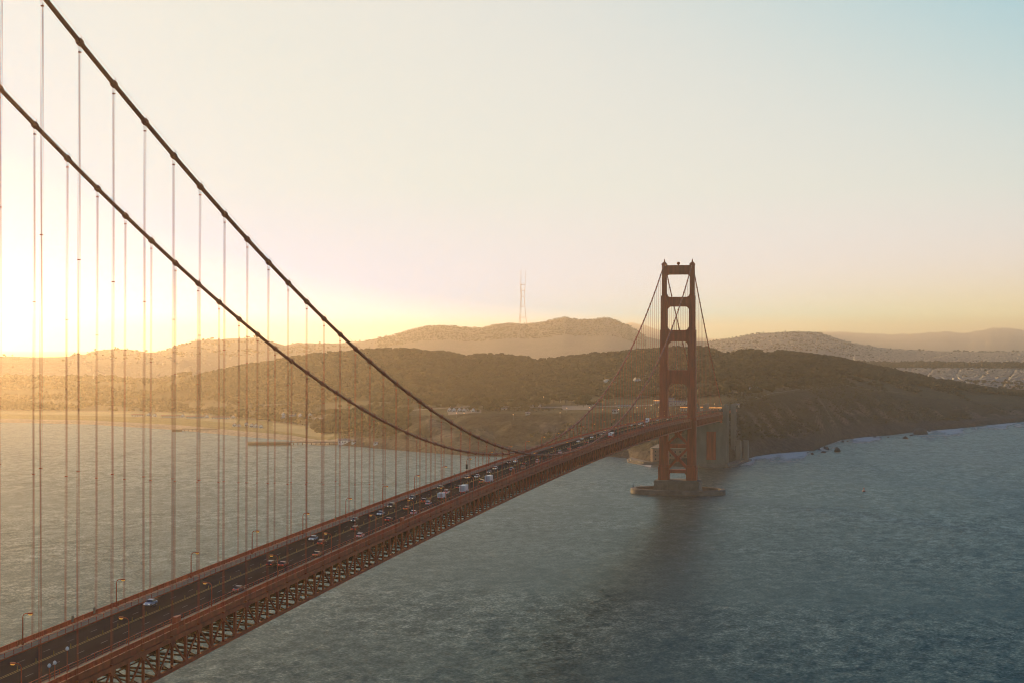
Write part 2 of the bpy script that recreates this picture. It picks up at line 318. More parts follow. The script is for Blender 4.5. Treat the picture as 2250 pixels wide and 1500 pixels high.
# image-plane distance R is measured along the view axis
sc = 1.0/_nrm  # dxy is normalised; depth R corresponds to length R*|d|
XX = CAM[0]+dxy[None, :, 0]*RR*_nrm[None, :]; YY = CAM[1]+dxy[None, :, 1]*RR*_nrm[None, :]
ZT = terrain_z(XX, YY, VV, ZZ)
PXg = np.repeat(COLS[None, :], nR, 0)
def zone_colour():
    c = np.zeros((nR, nC, 3)); n1 = (fbm(XX/70, YY/70, 4, 21)+1)/2; n2 = (fbm(XX/22, YY/22, 3, 31)+1)/2; st = (fbm(XX/16+YY/40, YY/60, 3, 41)+1)/2
    def mix(a, b, t): return np.array(a)[None, None]*(1-t[..., None])+np.array(b)[None, None]*t[..., None]
    scrub = mix((.028, .027, .013), (.062, .050, .026), n2*.6+n1*.4); rockc = mix((.08, .06, .045), (.19, .145, .11), n2)
    rk = np.clip((st-.53)/.10, 0, 1)*np.clip((VV-2.0)/.15, 0, 1)*np.clip((2.85-VV)/.3, 0, 1)
    scrub = scrub*(1-rk[..., None]*.9)+rockc*rk[..., None]*.9
    low = np.clip((2.2-VV)/.12, 0, 1); scrub = scrub*(1-low[..., None])+mix((.045, .036, .030), (.085, .066, .052), n2)*low[..., None]
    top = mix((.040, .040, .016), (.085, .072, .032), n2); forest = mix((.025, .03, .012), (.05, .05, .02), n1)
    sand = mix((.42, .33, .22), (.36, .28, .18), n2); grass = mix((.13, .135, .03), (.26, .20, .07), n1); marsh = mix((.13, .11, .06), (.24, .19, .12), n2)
    city = mix((.13, .12, .10), (.24, .21, .18), n2); hill = mix((.20, .17, .11), (.27, .22, .15), n1)  # hill: dry grass and pale houses, lightened further as painted haze
    L = (PXg < 745)[..., None]; v = VV[..., None]
    c = np.where(v < 2.15, np.where(L, sand, scrub), c)
    c = np.where((v >= 2.15) & (v < 3), np.where(L, grass, scrub), c)
    park = mix((.035, .034, .016), (.095, .08, .045), n2*.5+n1*.5)
    c = np.where((v >= 3) & (v < 4), np.where(L, np.where(v < 3.06, marsh, park), top), c)
    c = np.where((v >= 4) & (v < 6), forest, c)
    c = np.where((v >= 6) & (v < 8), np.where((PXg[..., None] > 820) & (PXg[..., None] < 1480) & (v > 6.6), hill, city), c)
    c = np.where(v >= 8, hill*1.3, c)  # farthest ridges lightened again, distance haze put into the colour
    return c.reshape(-1, 3)
def terrain_mat():
    m = bpy.data.materials.new('hillside'); m.use_nodes = True; t = m.node_tree; b = t.nodes['Principled BSDF']; b.inputs['Roughness'].default_value = .95
    b.inputs['Specular IOR Level'].default_value = .15
    a = t.nodes.new('ShaderNodeVertexColor'); a.layer_name = 'zone'; g = t.nodes.new('ShaderNodeNewGeometry')
    n = t.nodes.new('ShaderNodeTexNoise'); n.inputs['Scale'].default_value = .16; n.inputs['Detail'].default_value = 6; t.links.new(g.outputs['Position'], n.inputs['Vector'])
    mr = t.nodes.new('ShaderNodeMapRange'); mr.inputs[1].default_value = .3; mr.inputs[2].default_value = .7; mr.inputs[3].default_value = .55; mr.inputs[4].default_value = 1.45
    t.links.new(n.outputs['Fac'], mr.inputs[0])
    mx = t.nodes.new('ShaderNodeMix'); mx.data_type = 'RGBA'; mx.blend_type = 'MULTIPLY'; mx.inputs[0].default_value = 1
    t.links.new(a.outputs['Color'], mx.inputs[6]); t.links.new(mr.outputs[0], mx.inputs[7]); t.links.new(mx.outputs[2], b.inputs['Base Color'])
    bp = t.nodes.new('ShaderNodeBump'); bp.inputs['Distance'].default_value = 5.0; bp.inputs['Strength'].default_value = 1.0
    t.links.new(n.outputs['Fac'], bp.inputs['Height']); t.links.new(bp.outputs[0], b.inputs['Normal'])
    return m
idx = np.arange(nR*nC).reshape(nR, nC)
F = np.stack([idx[:-1, :-1], idx[:-1, 1:], idx[1:, 1:], idx[1:, :-1]], -1).reshape(-1, 4)
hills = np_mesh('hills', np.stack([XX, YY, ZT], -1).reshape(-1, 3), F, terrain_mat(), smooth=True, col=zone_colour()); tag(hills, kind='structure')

def ground(px, R):
    """world point on the hillside in image column px at depth R"""
    j = (px-COLS[0])/(COLS[1]-COLS[0]); j0 = int(np.clip(math.floor(j), 0, nC-2)); t = j-j0
    def one(k): return np.array([np.interp(R, RR[:, k], ZT[:, k]), np.interp(R, RR[:, k], VV[:, k])])
    zv = one(j0)*(1-t)+one(j0+1)*t
    a = (px-1125)/FPX; x = CAM[0]+(_f[0]+a*_r[0])*R; y = CAM[1]+(_f[1]+a*_r[1])*R
    return x, y, float(zv[0]), float(zv[1])
def ground_arr(px, R):
    px = np.asarray(px, float); R = np.asarray(R, float)
    j = np.clip((px-COLS[0])/(COLS[1]-COLS[0]), 0, nC-1.001); j0 = j.astype(int); t = j-j0
    z = np.zeros(len(px)); v = np.zeros(len(px))
    for i in range(len(px)):
        k = j0[i] if t[i] < .5 else j0[i]+1
        z[i] = np.interp(R[i], RR[:, k], ZT[:, k]); v[i] = np.interp(R[i], RR[:, k], VV[:, k])
    a = (px-1125)/FPX; return CAM[0]+(_f[0]+a*_r[0])*R, CAM[1]+(_f[1]+a*_r[1])*R, z, v
def hit(px, py, R0=1900, R1=9000):
    """first point of the hillside under the image position (px, py): (x, y, z, R)"""
    Rs = np.arange(R0, R1, 8.0); j = int(round((px-COLS[0])/(COLS[1]-COLS[0])))
    zt = np.interp(Rs, RR[:, j], ZT[:, j]); zl = zof(py, Rs); k = np.argmax(zt >= zl); R = Rs[k] if zt[k] >= zl[k] else R1
    x, y, z, v = ground(px, R); return x, y, z, R
def face_cam(x, y): return math.atan2(CAM[0]-x, -(CAM[1]-y))   # rotation that turns local -Y towards the camera

# ------------------------------------------------------------------ trees
def ico(sub):
    import bmesh
    bm = bmesh.new(); bmesh.ops.create_icosphere(bm, subdivisions=sub, radius=1.0)
    v = np.array([x.co[:] for x in bm.verts]); f = np.array([[q.index for q in p.verts] for p in bm.faces]); bm.free(); return v, f
def crown(seed, sub=2, lobes=7):
    r = np.random.default_rng(seed); v, f = ico(sub)
    cs = r.normal(size=(lobes, 3)); cs /= np.linalg.norm(cs, axis=1)[:, None]; cs *= r.uniform(.3, .62, (lobes, 1)); cs[:, 2] = np.abs(cs[:, 2])*.8-.12
    rad = r.uniform(.36, .55, lobes); d = np.zeros(len(v))+.35
    for c, q in zip(cs, rad):
        b = v@c; disc = b*b-(c@c-q*q); ok = disc > 0; d = np.where(ok, np.maximum(d, b+np.sqrt(np.maximum(disc, 0))), d)
    d *= r.uniform(.72, 1.22, len(v)); p = v*d[:, None]; p[:, 2] *= .9; return p, f
CROWNS = [crown(i, 2) for i in range(10)]; CROWNS_LO = [crown(50+i, 1) for i in range(8)]
def scatter(pts, rad, hgt, lib, seed):
    """one merged mesh of crowns: pts (n,3) crown centres"""
    r = np.random.default_rng(seed); Vs = []; Fs = []; off = 0
    pick = r.integers(0, len(lib), len(pts)); ang = r.uniform(0, 6.283, len(pts))
    for k, (v, f) in enumerate(lib):
        m = np.where(pick == k)[0]
        if not len(m): continue
        ca, sa = np.cos(ang[m])[:, None], np.sin(ang[m])[:, None]
        x = v[None, :, 0]*ca-v[None, :, 1]*sa; y = v[None, :, 0]*sa+v[None, :, 1]*ca; z = np.repeat(v[None, :, 2], len(m), 0)
        V = np.stack([pts[m, 0, None]+x*rad[m, None], pts[m, 1, None]+y*rad[m, None], pts[m, 2, None]+z*hgt[m, None]], -1)
        ff = f[None]+(np.arange(len(m))*len(v))[:, None, None]+off
        Vs.append(V.reshape(-1, 3)); Fs.append(ff.reshape(-1, 3)); off += len(m)*len(v)
    return np.concatenate(Vs), np.concatenate(Fs)
def zone_pts(n, px0, px1, v0, v1, dens=None, seed=0):
    r = np.random.default_rng(seed); px = r.uniform(px0, px1, n); lo_, zz_ = line_tables(px); v = r.uniform(v0, v1, n)
    s_ = np.clip(np.floor(v).astype(int), 0, 10); t = v-s_; ar = np.arange(n)
    R = lo_[s_, ar]*(1-t)+lo_[s_+1, ar]*t
    x, y, z, vv = ground_arr(px, R)
    if dens is not None:
        keep = dens(x, y, px, vv) > r.uniform(0, 1, n); return x[keep], y[keep], z[keep], px[keep], vv[keep]
    return x, y, z, px, vv
fz = []
def forest(name, specs, lib, m, label, seed):
    P_ = []; Rr = []; H_ = []
    for i, (n, px0, px1, v0, v1, dens, h0, h1) in enumerate(specs):
        x, y, z, px, v = zone_pts(n, px0, px1, v0, v1, dens, seed+i); r = np.random.default_rng(seed+100+i); k = len(x)
        big = .75+.5*((fbm(x/90, y/90, 2, 77)+1)/2); h = (h0+(h1-h0)*r.uniform(0, 1, k)**1.8)*big; rad = h*r.uniform(.45, .85, k)
        P_.append(np.stack([x, y, z+h*.45], 1)); Rr.append(rad); H_.append(h*.62)
    V, F_ = scatter(np.concatenate(P_), np.concatenate(Rr), np.concatenate(H_), lib, seed)
    o = np_mesh(name, V, F_, m); tag(o, label, 'forest', kind='stuff'); return o
clump = lambda th: (lambda x, y, px, v: np.clip((fbm(x/110, y/110, 3, 5)-th)*5, 0, 1))
forest('wooded_ridge', [(21000, 420, 2330, 4.0, 5.04, clump(-.75), 6, 15), (2600, 1480, 2330, 3.35, 4.05, clump(-.15), 3.5, 11), (1500, 820, 1500, 3.55, 4.1, clump(-.2), 9, 15)], CROWNS, M['leafa'], 'dense dark wood covering the ridge behind the bridge', 200)
forest('tree_belt', [(5200, -320, 700, 2.96, 4.6, clump(-.25), 6, 15), (1800, -320, 640, 4.6, 6.0, clump(-.25), 8, 16), (800, 740, 1400, 3.05, 3.75, clump(.08), 9, 16), (500, 690, 900, 2.5, 3.4, clump(-.3), 9, 16)], CROWNS_LO, M['leafb'], 'olive belts of trees on the low land by the beach', 300)
forest('far_wood', [(4200, 830, 1420, 7.55, 8.03, None, 5, 10), (1200, 380, 830, 7.3, 8.03, clump(0), 7, 14), (1500, 1560, 1920, 7.3, 8.03, clump(-.1), 5, 10), (2600, 1880, 2420, 6.89, 7.10, None, 9, 18), (420, 1880, 2420, 6.1, 8.0, clump(-.1), 6, 12), (500, 1900, 2420, 6.0, 6.25, None, 7, 14), (260, 1900, 2420, 7.93, 8.02, clump(0), 8, 18), (500, -200, 380, 7.2, 8.0, clump(0), 7, 13)], CROWNS_LO, M['leafa'], 'far wood along the crests of the city hills', 400)

forest('coastal_scrub', [(9000, 1600, 2360, 2.12, 3.5, clump(-.1), 1.2, 4.5), (2500, 745, 1420, 2.1, 3.2, clump(-.05), 1.2, 4.5)], CROWNS_LO, M['leafb'], 'low dark scrub clinging to the coastal bluffs', 600)
# ------------------------------------------------------------------ bridge
def road_z(y):
    a = abs(y); return 82.2-8.76*(a/640)**2 if a <= 640 else 73.44-.0274*(a-640)*.9
def cable_z(y):
    if abs(y) <= 640: return 83.84+141.78*(y/640)**2
    t = (abs(y)-640)/343.0; return 225.6*(1-t)+74.5*t-4*5.0*t*(1-t)
PAN = 15.24; YN, YS = -731.5, 983.0
bridge = empty('suspension_bridge', (0, 640, 0), 'long orange red suspension bridge crossing the strait with its far tower standing in the water', 'bridge')
bloc = Vector((0, 640, 0))
def bb(mb, name, m, parent=bridge, smooth=False):
    mb.v = [(x, y-640, z) for x, y, z in mb.v]; return mb.build(name, m, parent, smooth)
ys = [YN+i*7.62 for i in range(int((YS-YN)/7.62)+1)]+[YS]
def strip(x0, x1, dz0, dz1, ylist=None):
    yl = ylist or ys; mb = MB(); vs = []; fs = []
    for y in yl:
        z = road_z(y); vs += [(x0, y, z+dz0), (x1, y, z+dz0), (x1, y, z+dz1), (x0, y, z+dz1)]
    for i in range(len(yl)-1):
        a = 4*i; b = a+4
        for k in range(4): fs.append((a+k, a+(k+1) % 4, b+(k+1) % 4, b+k))
    fs += [(0, 1, 2, 3), tuple(4*(len(yl)-1)+k for k in (3, 2, 1, 0))]
    return mb.add(vs, fs)
deck = bb(strip(-9.45, 9.45, -.5, 0), 'roadway', M['asphalt'])
for lx in (-5.2, 3.1, 6.4):
    mb = MB(); y = YN+3
    while y < YS-5:
        z0, z1 = road_z(y)+.02, road_z(y+3.2)+.02; mb.add([(lx-.11, y, z0), (lx+.11, y, z0), (lx+.11, y+3.2, z1), (lx-.11, y+3.2, z1)], [(0, 1, 2, 3)]); y += 11.0
    o = bb(mb, 'lane_line', M['line'], deck); tag(o, kind='stuff')
for lx in (-1.45, -.85): bb(strip(lx-.05, lx+.05, .015, .08), 'median_line', M['yellow'], deck)
mb = MB()
for i in range(int((YS-YN)/7.62)):
    y = YN+7.62*i+2; z = road_z(y); mb.lathe([(.16, 0), (.12, .1), (.09, .75), (.07, .95)], 6, (-1.15, y, z+.1))
bb(mb, 'median_tube', M['yellow'], deck)['kind'] = 'stuff'
for s in (-1, 1):
    a, b = sorted((s*9.55, s*13.2)); bb(strip(a, b, -.4, .28), 'sidewalk', M['walk'])
    a, b = sorted((s*9.46, s*9.54)); kb = bb(strip(a, b, -.5, .34), 'kerb', M['steel'])
    a, b = sorted((s*13.21, s*13.45)); bb(strip(a, b, -1.15, .30), 'fascia_beam', M['steel'])
    # outer railing
    mb = strip(*sorted((s*13.24, s*13.40)), 1.42, 1.56); rl = bb(mb, 'railing', M['steel'])
    mb = MB(); y = YN
    while y < YS:
        z = road_z(y); mb.box(s*13.32-.06, s*13.32+.06, y, y+.16, z+.4, z+1.43); y += .34
    bb(mb, 'picket', M['steel'], rl)['kind'] = 'stuff'
    mb = MB()
    for y in ys[::1]:
        z = road_z(y); mb.box(s*13.32-.13, s*13.32+.13, y-.16, y+.16, z+.30, z+1.62); mb.box(s*13.32-.13, s*13.32+.13, y+3.81-.1, y+3.81+.1, road_z(y+3.81)+.30, road_z(y+3.81)+1.5)
    bb(mb, 'railing_post', M['steel'], rl)['kind'] = 'stuff'
    # inner safety railing between road and walk
    ir = bb(strip(*sorted((s*9.62, s*9.72)), 1.36, 1.46), 'inner_railing', M['steel'])
    mb = strip(*sorted((s*9.65, s*9.69)), .80, .85)
    for i in range(len(ys)-1):
        for q in (0, 3.81):
            y = ys[i]+q; z = road_z(y); mb.box(s*9.67-.06, s*9.67+.06, y-.07, y+.07, z+.28, z+1.37)
    bb(mb, 'railing_post', M['steel'], ir)['kind'] = 'stuff'
    # stiffening truss
    tr = bb(strip(*sorted((s*13.27, s*14.17)), -2.15, -1.16), 'stiffening_truss', M['steel'])
    bb(strip(*sorted((s*13.27, s*14.17)), -9.25, -8.40), 'bottom_chord', M['steel'], tr)
    rest = MB(); k = 0
    for i in range(len(ys)-2):
        y0, y1 = ys[i], ys[i+1]; top0, top1 = road_z(y0)-2.15, road_z(y1)-2.15; bo0, bo1 = road_z(y0)-8.40, road_z(y1)-8.40; X = s*13.72
        single = s == 1 and -560 < y0 < -205
        vert = MB().box(X-.28, X+.28, y0-(.45 if i % 2 else .22), y0+(.45 if i % 2 else .22), bo0, top0)
        dg = MB().bar((X, y0, top0) if i % 2 == 0 else (X, y0, bo0), (X, y1, bo1) if i % 2 == 0 else (X, y1, top1), .42, .36, up=(1, 0, 0))
        gus = MB()
        if i % 2 == 0: gus.prism([(y0-1.3, top0+.02), (y0+1.3, top0+.02), (y0+.5, top0-1.25), (y0-.5, top0-1.25)], X-.33, X+.33, 'x')
        else: gus.prism([(y0-1.1, bo0-.02), (y0+1.1, bo0-.02), (y0+.45, bo0+.95), (y0-.45, bo0+.95)], X-.33, X+.33, 'x')
        if single:
            bb(vert, 'vertical_post', M['steel'], tr); bb(dg, 'diagonal', M['steel'], tr); bb(gus, 'gusset_plate', M['steel'], tr)
        else:
            for q in (vert, dg, gus): rest.add(q.v, q.f)
    o = bb(rest, 'truss_web', M['steel'], tr); o['kind'] = 'stuff'
# floor beams and laterals
mb = MB()
for i, y in enumerate(ys[:-1]):
    z = road_z(y)
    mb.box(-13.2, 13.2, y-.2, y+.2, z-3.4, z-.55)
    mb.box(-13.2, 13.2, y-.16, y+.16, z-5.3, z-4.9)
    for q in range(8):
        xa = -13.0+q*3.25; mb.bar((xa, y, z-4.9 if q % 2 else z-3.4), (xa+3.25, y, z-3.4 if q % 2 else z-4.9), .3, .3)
fb = bb(mb, 'floor_beam', M['grime_shade']); fb['kind'] = 'stuff'
mb = MB()
for i in range(0, len(ys)-2):
    y0, y1 = ys[i], ys[i+1]; z0, z1 = road_z(y0)-8.85, road_z(y1)-8.85
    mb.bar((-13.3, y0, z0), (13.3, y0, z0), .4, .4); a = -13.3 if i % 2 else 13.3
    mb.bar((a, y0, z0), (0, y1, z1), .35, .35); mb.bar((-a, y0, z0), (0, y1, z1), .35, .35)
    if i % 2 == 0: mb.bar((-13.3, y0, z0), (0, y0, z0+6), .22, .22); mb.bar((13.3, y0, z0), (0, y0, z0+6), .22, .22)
bb(mb, 'lateral_brace', M['grime_shade'])['kind'] = 'stuff'
for x in (-7.5, -4.5, -1.5, 1.5, 4.5, 7.5): bb(strip(x-.18, x+.18, -1.15, -.52), 'stringer', M['grime_shade'])
# cables
for s in (-1, 1):
    X = s*13.72; pts = [(X, y, cable_z(y)) for y in np.arange(-640, 640.1, 7.62)]+[(X, y, cable_z(y)) for y in np.arange(650, 984, 11.1)]
    cb = bb(MB().tube(pts, .50, 10), 'main_cable', M['cable'], smooth=True)
    for dx in (-.42, .42):
        bb(MB().tube([(X+dx, y, z+1.25) for _, y, z in pts], .022, 4), 'hand_rope', M['cable'], cb)
    rest = MB()
    for k in range(-41, 63):
        y = k*PAN
        if abs(y-640) < 8: continue
        z = cable_z(y); d = Vector((0, 1, (cable_z(y+.5)-cable_z(y-.5)))).normalized(); c = Vector((X, y, z))
        q = MB().tube([c-d*.75, c-d*.72, c-d*.35, c-d*.34, c+d*.34, c+d*.35, c+d*.72, c+d*.75], [.52, .70, .70, .80, .80, .70, .70, .52], 10)
        q.bar(c+Vector((-.42, 0, .3)), c+Vector((-.42, 0, 1.3)), .06, .06).bar(c+Vector((.42, 0, .3)), c+Vector((.42, 0, 1.3)), .06, .06)
        if k <= 8: bb(q, 'cable_band', M['cable'], cb)
        else: rest.add(q.v, q.f)
    bb(rest, 'cable_band', M['cable'], cb)['kind'] = 'stuff'
    rest = MB()
    for k in range(-41, 63):
        y = k*PAN
        if abs(y-640) < 10 or y > 975: continue
        zt = cable_z(y); zb = road_z(y)-1.3; ht = zt-zb
        if ht < 3.2: zb = zt-2.0 if ht < 2 else zb
        q = MB()
        for dx in (-.16, .16):
            for dy in (-.22, .22):
                q.tube([(X+dx*2.3, y+dy, zt-.3), (X+dx, y+dy, zt-min(1.9, ht*.4)), (X+dx, y+dy, zb)], .030 if k <= 8 else .046, 5)
        q.box(X-.26, X+.26, y-.28, y+.28, zt-2.2, zt-1.98) if ht > 5 else None
        for fz_ in (.33, .66):
            if ht > 45: q.box(X-.26, X+.26, y-.28, y+.28, zb+ht*fz_-.08, zb+ht*fz_+.08)
        q.box(X-.36, X+.36, y-.36, y+.36, zb, zb+.5)
        if -41 <= k <= 8: bb(q, 'suspender', M['steel'])
        else: rest.add(q.v, q.f)
    if True: bb(rest, 'suspender', M['steel'])['kind'] = 'stuff'
# tower
TY = 640.0
tower = bpy.data.objects.new('tower', None); C.objects.link(tower); tower.parent = bridge
def notch(wx, wy, n):  # stepped cross section
    a, b = wx/2, wy/2; n2 = n*1.6
    return [(-a, -b+n2), (-a+n, -b+n2), (-a+n, -b+n*.5), (-a+2*n, -b+n*.5), (-a+2*n, -b), (a-2*n, -b), (a-2*n, -b+n*.5), (a-n, -b+n*.5), (a-n, -b+n2), (a, -b+n2),
            (a, b-n2), (a-n, b-n2), (a-n, b-n*.5), (a-2*n, b-n*.5), (a-2*n, b), (-a+2*n, b), (-a+2*n, b-n*.5), (-a+n, b-n*.5), (-a+n, b-n2), (-a, b-n2)]
SECT = [(13.4, 26.0, 10.2, 16.0), (26.0, 70.5, 8.3, 13.4), (70.5, 124.5, 7.8, 12.4), (124.5, 160.0, 7.3, 11.2), (160.0, 193.5, 6.0, 9.0), (193.5, 223.5, 4.5, 7.0)]
for s in (-1, 1):
    mb = MB(); X = s*13.72
    for (z0, z1, wx, wy) in SECT:
        mb.prism([(X+p[0], TY+p[1]) for p in notch(wx, wy, wx*.11)], z0, z1)
    for (z, wx, wy) in ((126.0, 7.7, 11.8), (195.3, 4.9, 7.4), (161.8, 6.4, 9.4), (73, 8.4, 13.2), (99, 8.05, 12.7), (176, 6.25, 9.3)):
        mb.prism([(X+p[0], TY+p[1]) for p in notch(wx, wy, wx*.12)], z, z+.9)
    mb.prism([(X+p[0], TY+p[1]) for p in notch(9.2, 14.6, 1)], 26.0, 28.2)
    bb(mb, 'leg', M['steel'], tower)
    bb(MB().box(X-2.5, X+2.5, TY-3.8, TY+3.8, 223.5, 225.0).box(X-1.8, X+1.8, TY-2.6, TY+2.6, 225.0, 225.9).lathe([(1.5, 0), (1.2, .6), (.72, 1.1), (.66, 2.3), (.42, 2.5), (.36, 3.4), (.15, 3.8)], 10, (X, TY, 225.9)), 'saddle_housing', M['steel'], tower)
    # walkway bay outside the leg
    bb(MB().box(X-5.2, X+5.2, TY-9.2, TY+9.2, 72.2, 73.9).box(X-5.2, X+5.2, TY-9.2, TY-9.05, 73.9, 75.1).box(X-5.2, X+5.2, TY+9.05, TY+9.2, 73.9, 75.1).box(s*18.77-.07, s*18.77+.07, TY-9.05, TY+9.05, 73.9, 75.1), 'walkway_bay', M['steel'], tower)
def arch_strut(z0, z1, inner, dy, drop, rise, ribs):
    """portal strut between the legs with rounded haunches below and above"""
    mb = MB(); a = inner; n = 7
    pts = [(-a, z1+rise)]
    for i in range(n+1):
        t = i/n*math.pi/2; pts.append((-a+rise*1.1*(1-math.cos(t)), z1+rise*(1-math.sin(t))))
    for i in range(n+1):
        t = i/n*math.pi/2; pts.append((a-rise*1.1*(1-math.sin(t)), z1+rise*(1-math.cos(t))))
    for i in range(n+1):
        t = i/n*math.pi/2; pts.append((a-drop*.8*(1-math.cos(t)), z0-drop*(1-math.sin(t))))
    for i in range(n+1):
        t = i/n*math.pi/2; pts.append((-a+drop*.8*(1-math.sin(t)), z0-drop*(1-math.cos(t))))
    out = []
    for p in pts:
        if not out or (abs(p[0]-out[-1][0])+abs(p[1]-out[-1][1])) > 1e-4: out.append(p)
    mb.prism(out, TY-dy, TY+dy, 'y')
    w_ = 2*a/ribs
    for i in range(ribs):
        x = -a+w_*(i+.5)
        if abs(x) > a-w_*.4: continue
        for sgn in (-1, 1): mb.box(x-w_*.28, x+w_*.28, TY+sgn*dy-.28, TY+sgn*dy+.28, z0+.5, z1-.5)
    return mb
for (z0, z1, inner, dy, drop, rise, ribs) in ((214.2, 223.3, 11.6, 2.6, 3.4, .8, 9), (182.8, 192.2, 10.9, 3.4, 4.6, 2.6, 11), (148.8, 159.8, 10.3, 4.2, 5.6, 3.0, 12), (107.6, 121.0, 9.9, 4.8, 7.0, .9, 13)):
    bb(arch_strut(z0, z1, inner, dy, drop, rise, ribs), 'portal_strut', M['steel'], tower)
mb = MB().prism([(-9.9, 20.2), (-9.9, 13.4), (-9.0, 13.4), (-9.0, 17.4), (-7.2, 20.2), (7.2, 20.2), (9.0, 17.4), (9.0, 13.4), (9.9, 13.4), (9.9, 24.0), (8.3, 24.0), (7.8, 23.4), (-7.8, 23.4), (-8.3, 24.0), (-9.9, 24.0)], TY-4.5, TY+4.5, 'y')
bb(mb, 'base_strut', M['steel'], tower)
bb(MB().box(-9.6, 9.6, TY-3.6, TY+3.6, 44.6, 48.6), 'brace_strut', M['steel'], tower)
for (za, zb) in ((24.2, 44.4), (48.8, 66.5)):
    h = (za+zb)/2
    for fy in (-3.2, 3.2):
        for (a, b) in (((-9.8, za), (9.8, zb)), ((-9.8, zb), (9.8, za))):
            q = MB().bar((a[0], TY+fy+(.02 if a[1] == za else -.02), a[1]), (b[0], TY+fy+(.02 if a[1] == za else -.02), b[1]), 1.5, 2.1, up=(0, 0, 1)); bb(q, 'cross_brace', M['steel'], tower)
    bb(MB().prism([(-3.2, h), (0, h+3.2), (3.2, h), (0, h-3.2)], TY-4.3, TY+4.3, 'y'), 'brace_plate', M['steel'], tower)
bb(MB().tube([(0, TY, 223.3), (0, TY, 224.0)], .5, 8).lathe([(.7, 0), (1.4, .5), (1.7, 1.5), (1.4, 2.5), (.6, 3.0)], 14, (0, TY, 223.7)), 'beacon', M['steel'], tower, True)
# pier and fender
pier = MB(); prof = [(-23.2, 0), (-22.2, 8), (-21.6, 11), (-21.6, 13.4), (21.6, 13.4), (21.6, 11), (22.2, 8), (23.2, 0)]
pier.prism(prof, TY-13, TY+13, 'y')
for i in range(9):
    x = -20+i*5; pier.box(x-1.4, x+1.4, TY-13.7, TY-12.9, -1, 10.2)
pier.box(-22.4, 22.4, TY-13.4, TY+13.4, 11.2, 12.3)
bb(pier, 'pier', M['dconc'])
fen = MB(); n = 72; vs = []; fs = []
for i in range(n):
    t = 2*math.pi*i/n; ex = abs(math.cos(t))**.9*math.copysign(1, math.cos(t)); ey = abs(math.sin(t))**.9*math.copysign(1, math.sin(t))
    for (k, z) in ((1.0, -2), (1.0, 4.4), (.985, 4.9), (.90, 4.9), (.89, -2)):
        vs.append((ex*46.5*k, TY+ey*(27.0*k-(0 if k > .95 else 1.5)), z))
    for q in range(4):
        a = i*5+q; b = ((i+1) % n)*5+q; fs.append((a, b, b+1, a+1))
fender = bb(fen.add(vs, fs), 'fender', M['dconc'])
mb = MB()
for i in range(7):
    mb.box(-30-2.3*i, -29.4-2.3*i, TY-3, TY-2.4, 4.9, 6.2)
bb(MB().box(-44.6, -43.4, TY-1.2, TY, 4.9, 6.6).box(-44.4, -43.6, TY-1, TY-.2, 6.6, 8.0), 'fog_signal', M['metal'], fender)
# shore pylons
for nm, yy, xx, h in (('south_pylon', 983, 20.0, 73.5),):
    mb = MB()
    for s in (-1, 1):
        a, b = sorted((s*15.2, s*xx)); mb.box(a, b, yy, yy+5, 0, h); mb.box(a, b, yy+27, yy+32, 0, h-1)
        a2, b2 = sorted((s*15.9, s*(xx-1.0))); mb.box(a2, b2, yy+1, yy+4, h, h+2.2); mb.box(a2, b2, yy+28, yy+31, h-1, h+1.2)
    mb.box(-15.2, -4.4, yy+.4, yy+4.6, 0, 53); mb.box(7.1, 15.2, yy+.4, yy+4.6, 0, 53); mb.box(-4.4, 7.1, yy+.4, yy+4.6, 42.6, 53); mb.box(-4.4, 7.1, yy+2.8, yy+4.6, 0, 8.6)
    mb.box(-15.2, 15.2, yy+27.4, yy+31.6, 0, 52)
    mb.box(-23, 23, yy-2.5, yy+35, -2, 3.6)
    pyl = bb(mb, 'pylon', M['concrete'])
    bb(MB().box(-4.3, 7.0, yy+2.0, yy+2.7, 8.7, 42.5), 'recess_panel', M['steel'], pyl)
    q = MB()
    for s in (-1, 1):
        q.box(s*17.4-1.0, s*17.4+1.0, yy+5.1, yy+26.9, 4, 60)
    bb(q, 'link_wall', M['dconc'], pyl)
# approach over the fort: arch span and far pylon
ys2 = [YS+.01+i*8 for i in range(32)]
ap = bb(strip(-13.4, 13.4, -1.2, 0, ys2), 'approach_deck', M['asphalt'])
for s in (-1, 1):
    bb(strip(*sorted((s*13.41, s*13.7)), -2.2, 1.2, ys2), 'parapet', M['steel'], ap)
mb = MB()
for s in (-9, 9):
    pts = [(s, 1016+i*5.2, 26+34*math.sin(math.pi*(i/16))) for i in range(17)]
    for i in range(16): mb.bar(pts[i], pts[i+1], 1.2, 2.2)
    for i in range(1, 16): mb.bar(pts[i], (s, pts[i][1], road_z(pts[i][1])-1.2), .6, .6)
bb(mb, 'arch_span', M['steel'], ap)
mb = MB()
for s in (-1, 1):
    a, b = sorted((s*15.2, s*20)); mb.box(a, b, 1104, 1110, 0, 71); mb.box(a, b, 1128, 1134, 0, 71)
bb(mb, 'pylon', M['concrete'])
for (x0, x1, y0, y1, h) in ((20.2, 26.2, 1058, 1064, 27), (28, 33.5, 1072, 1078, 27)):
    pass

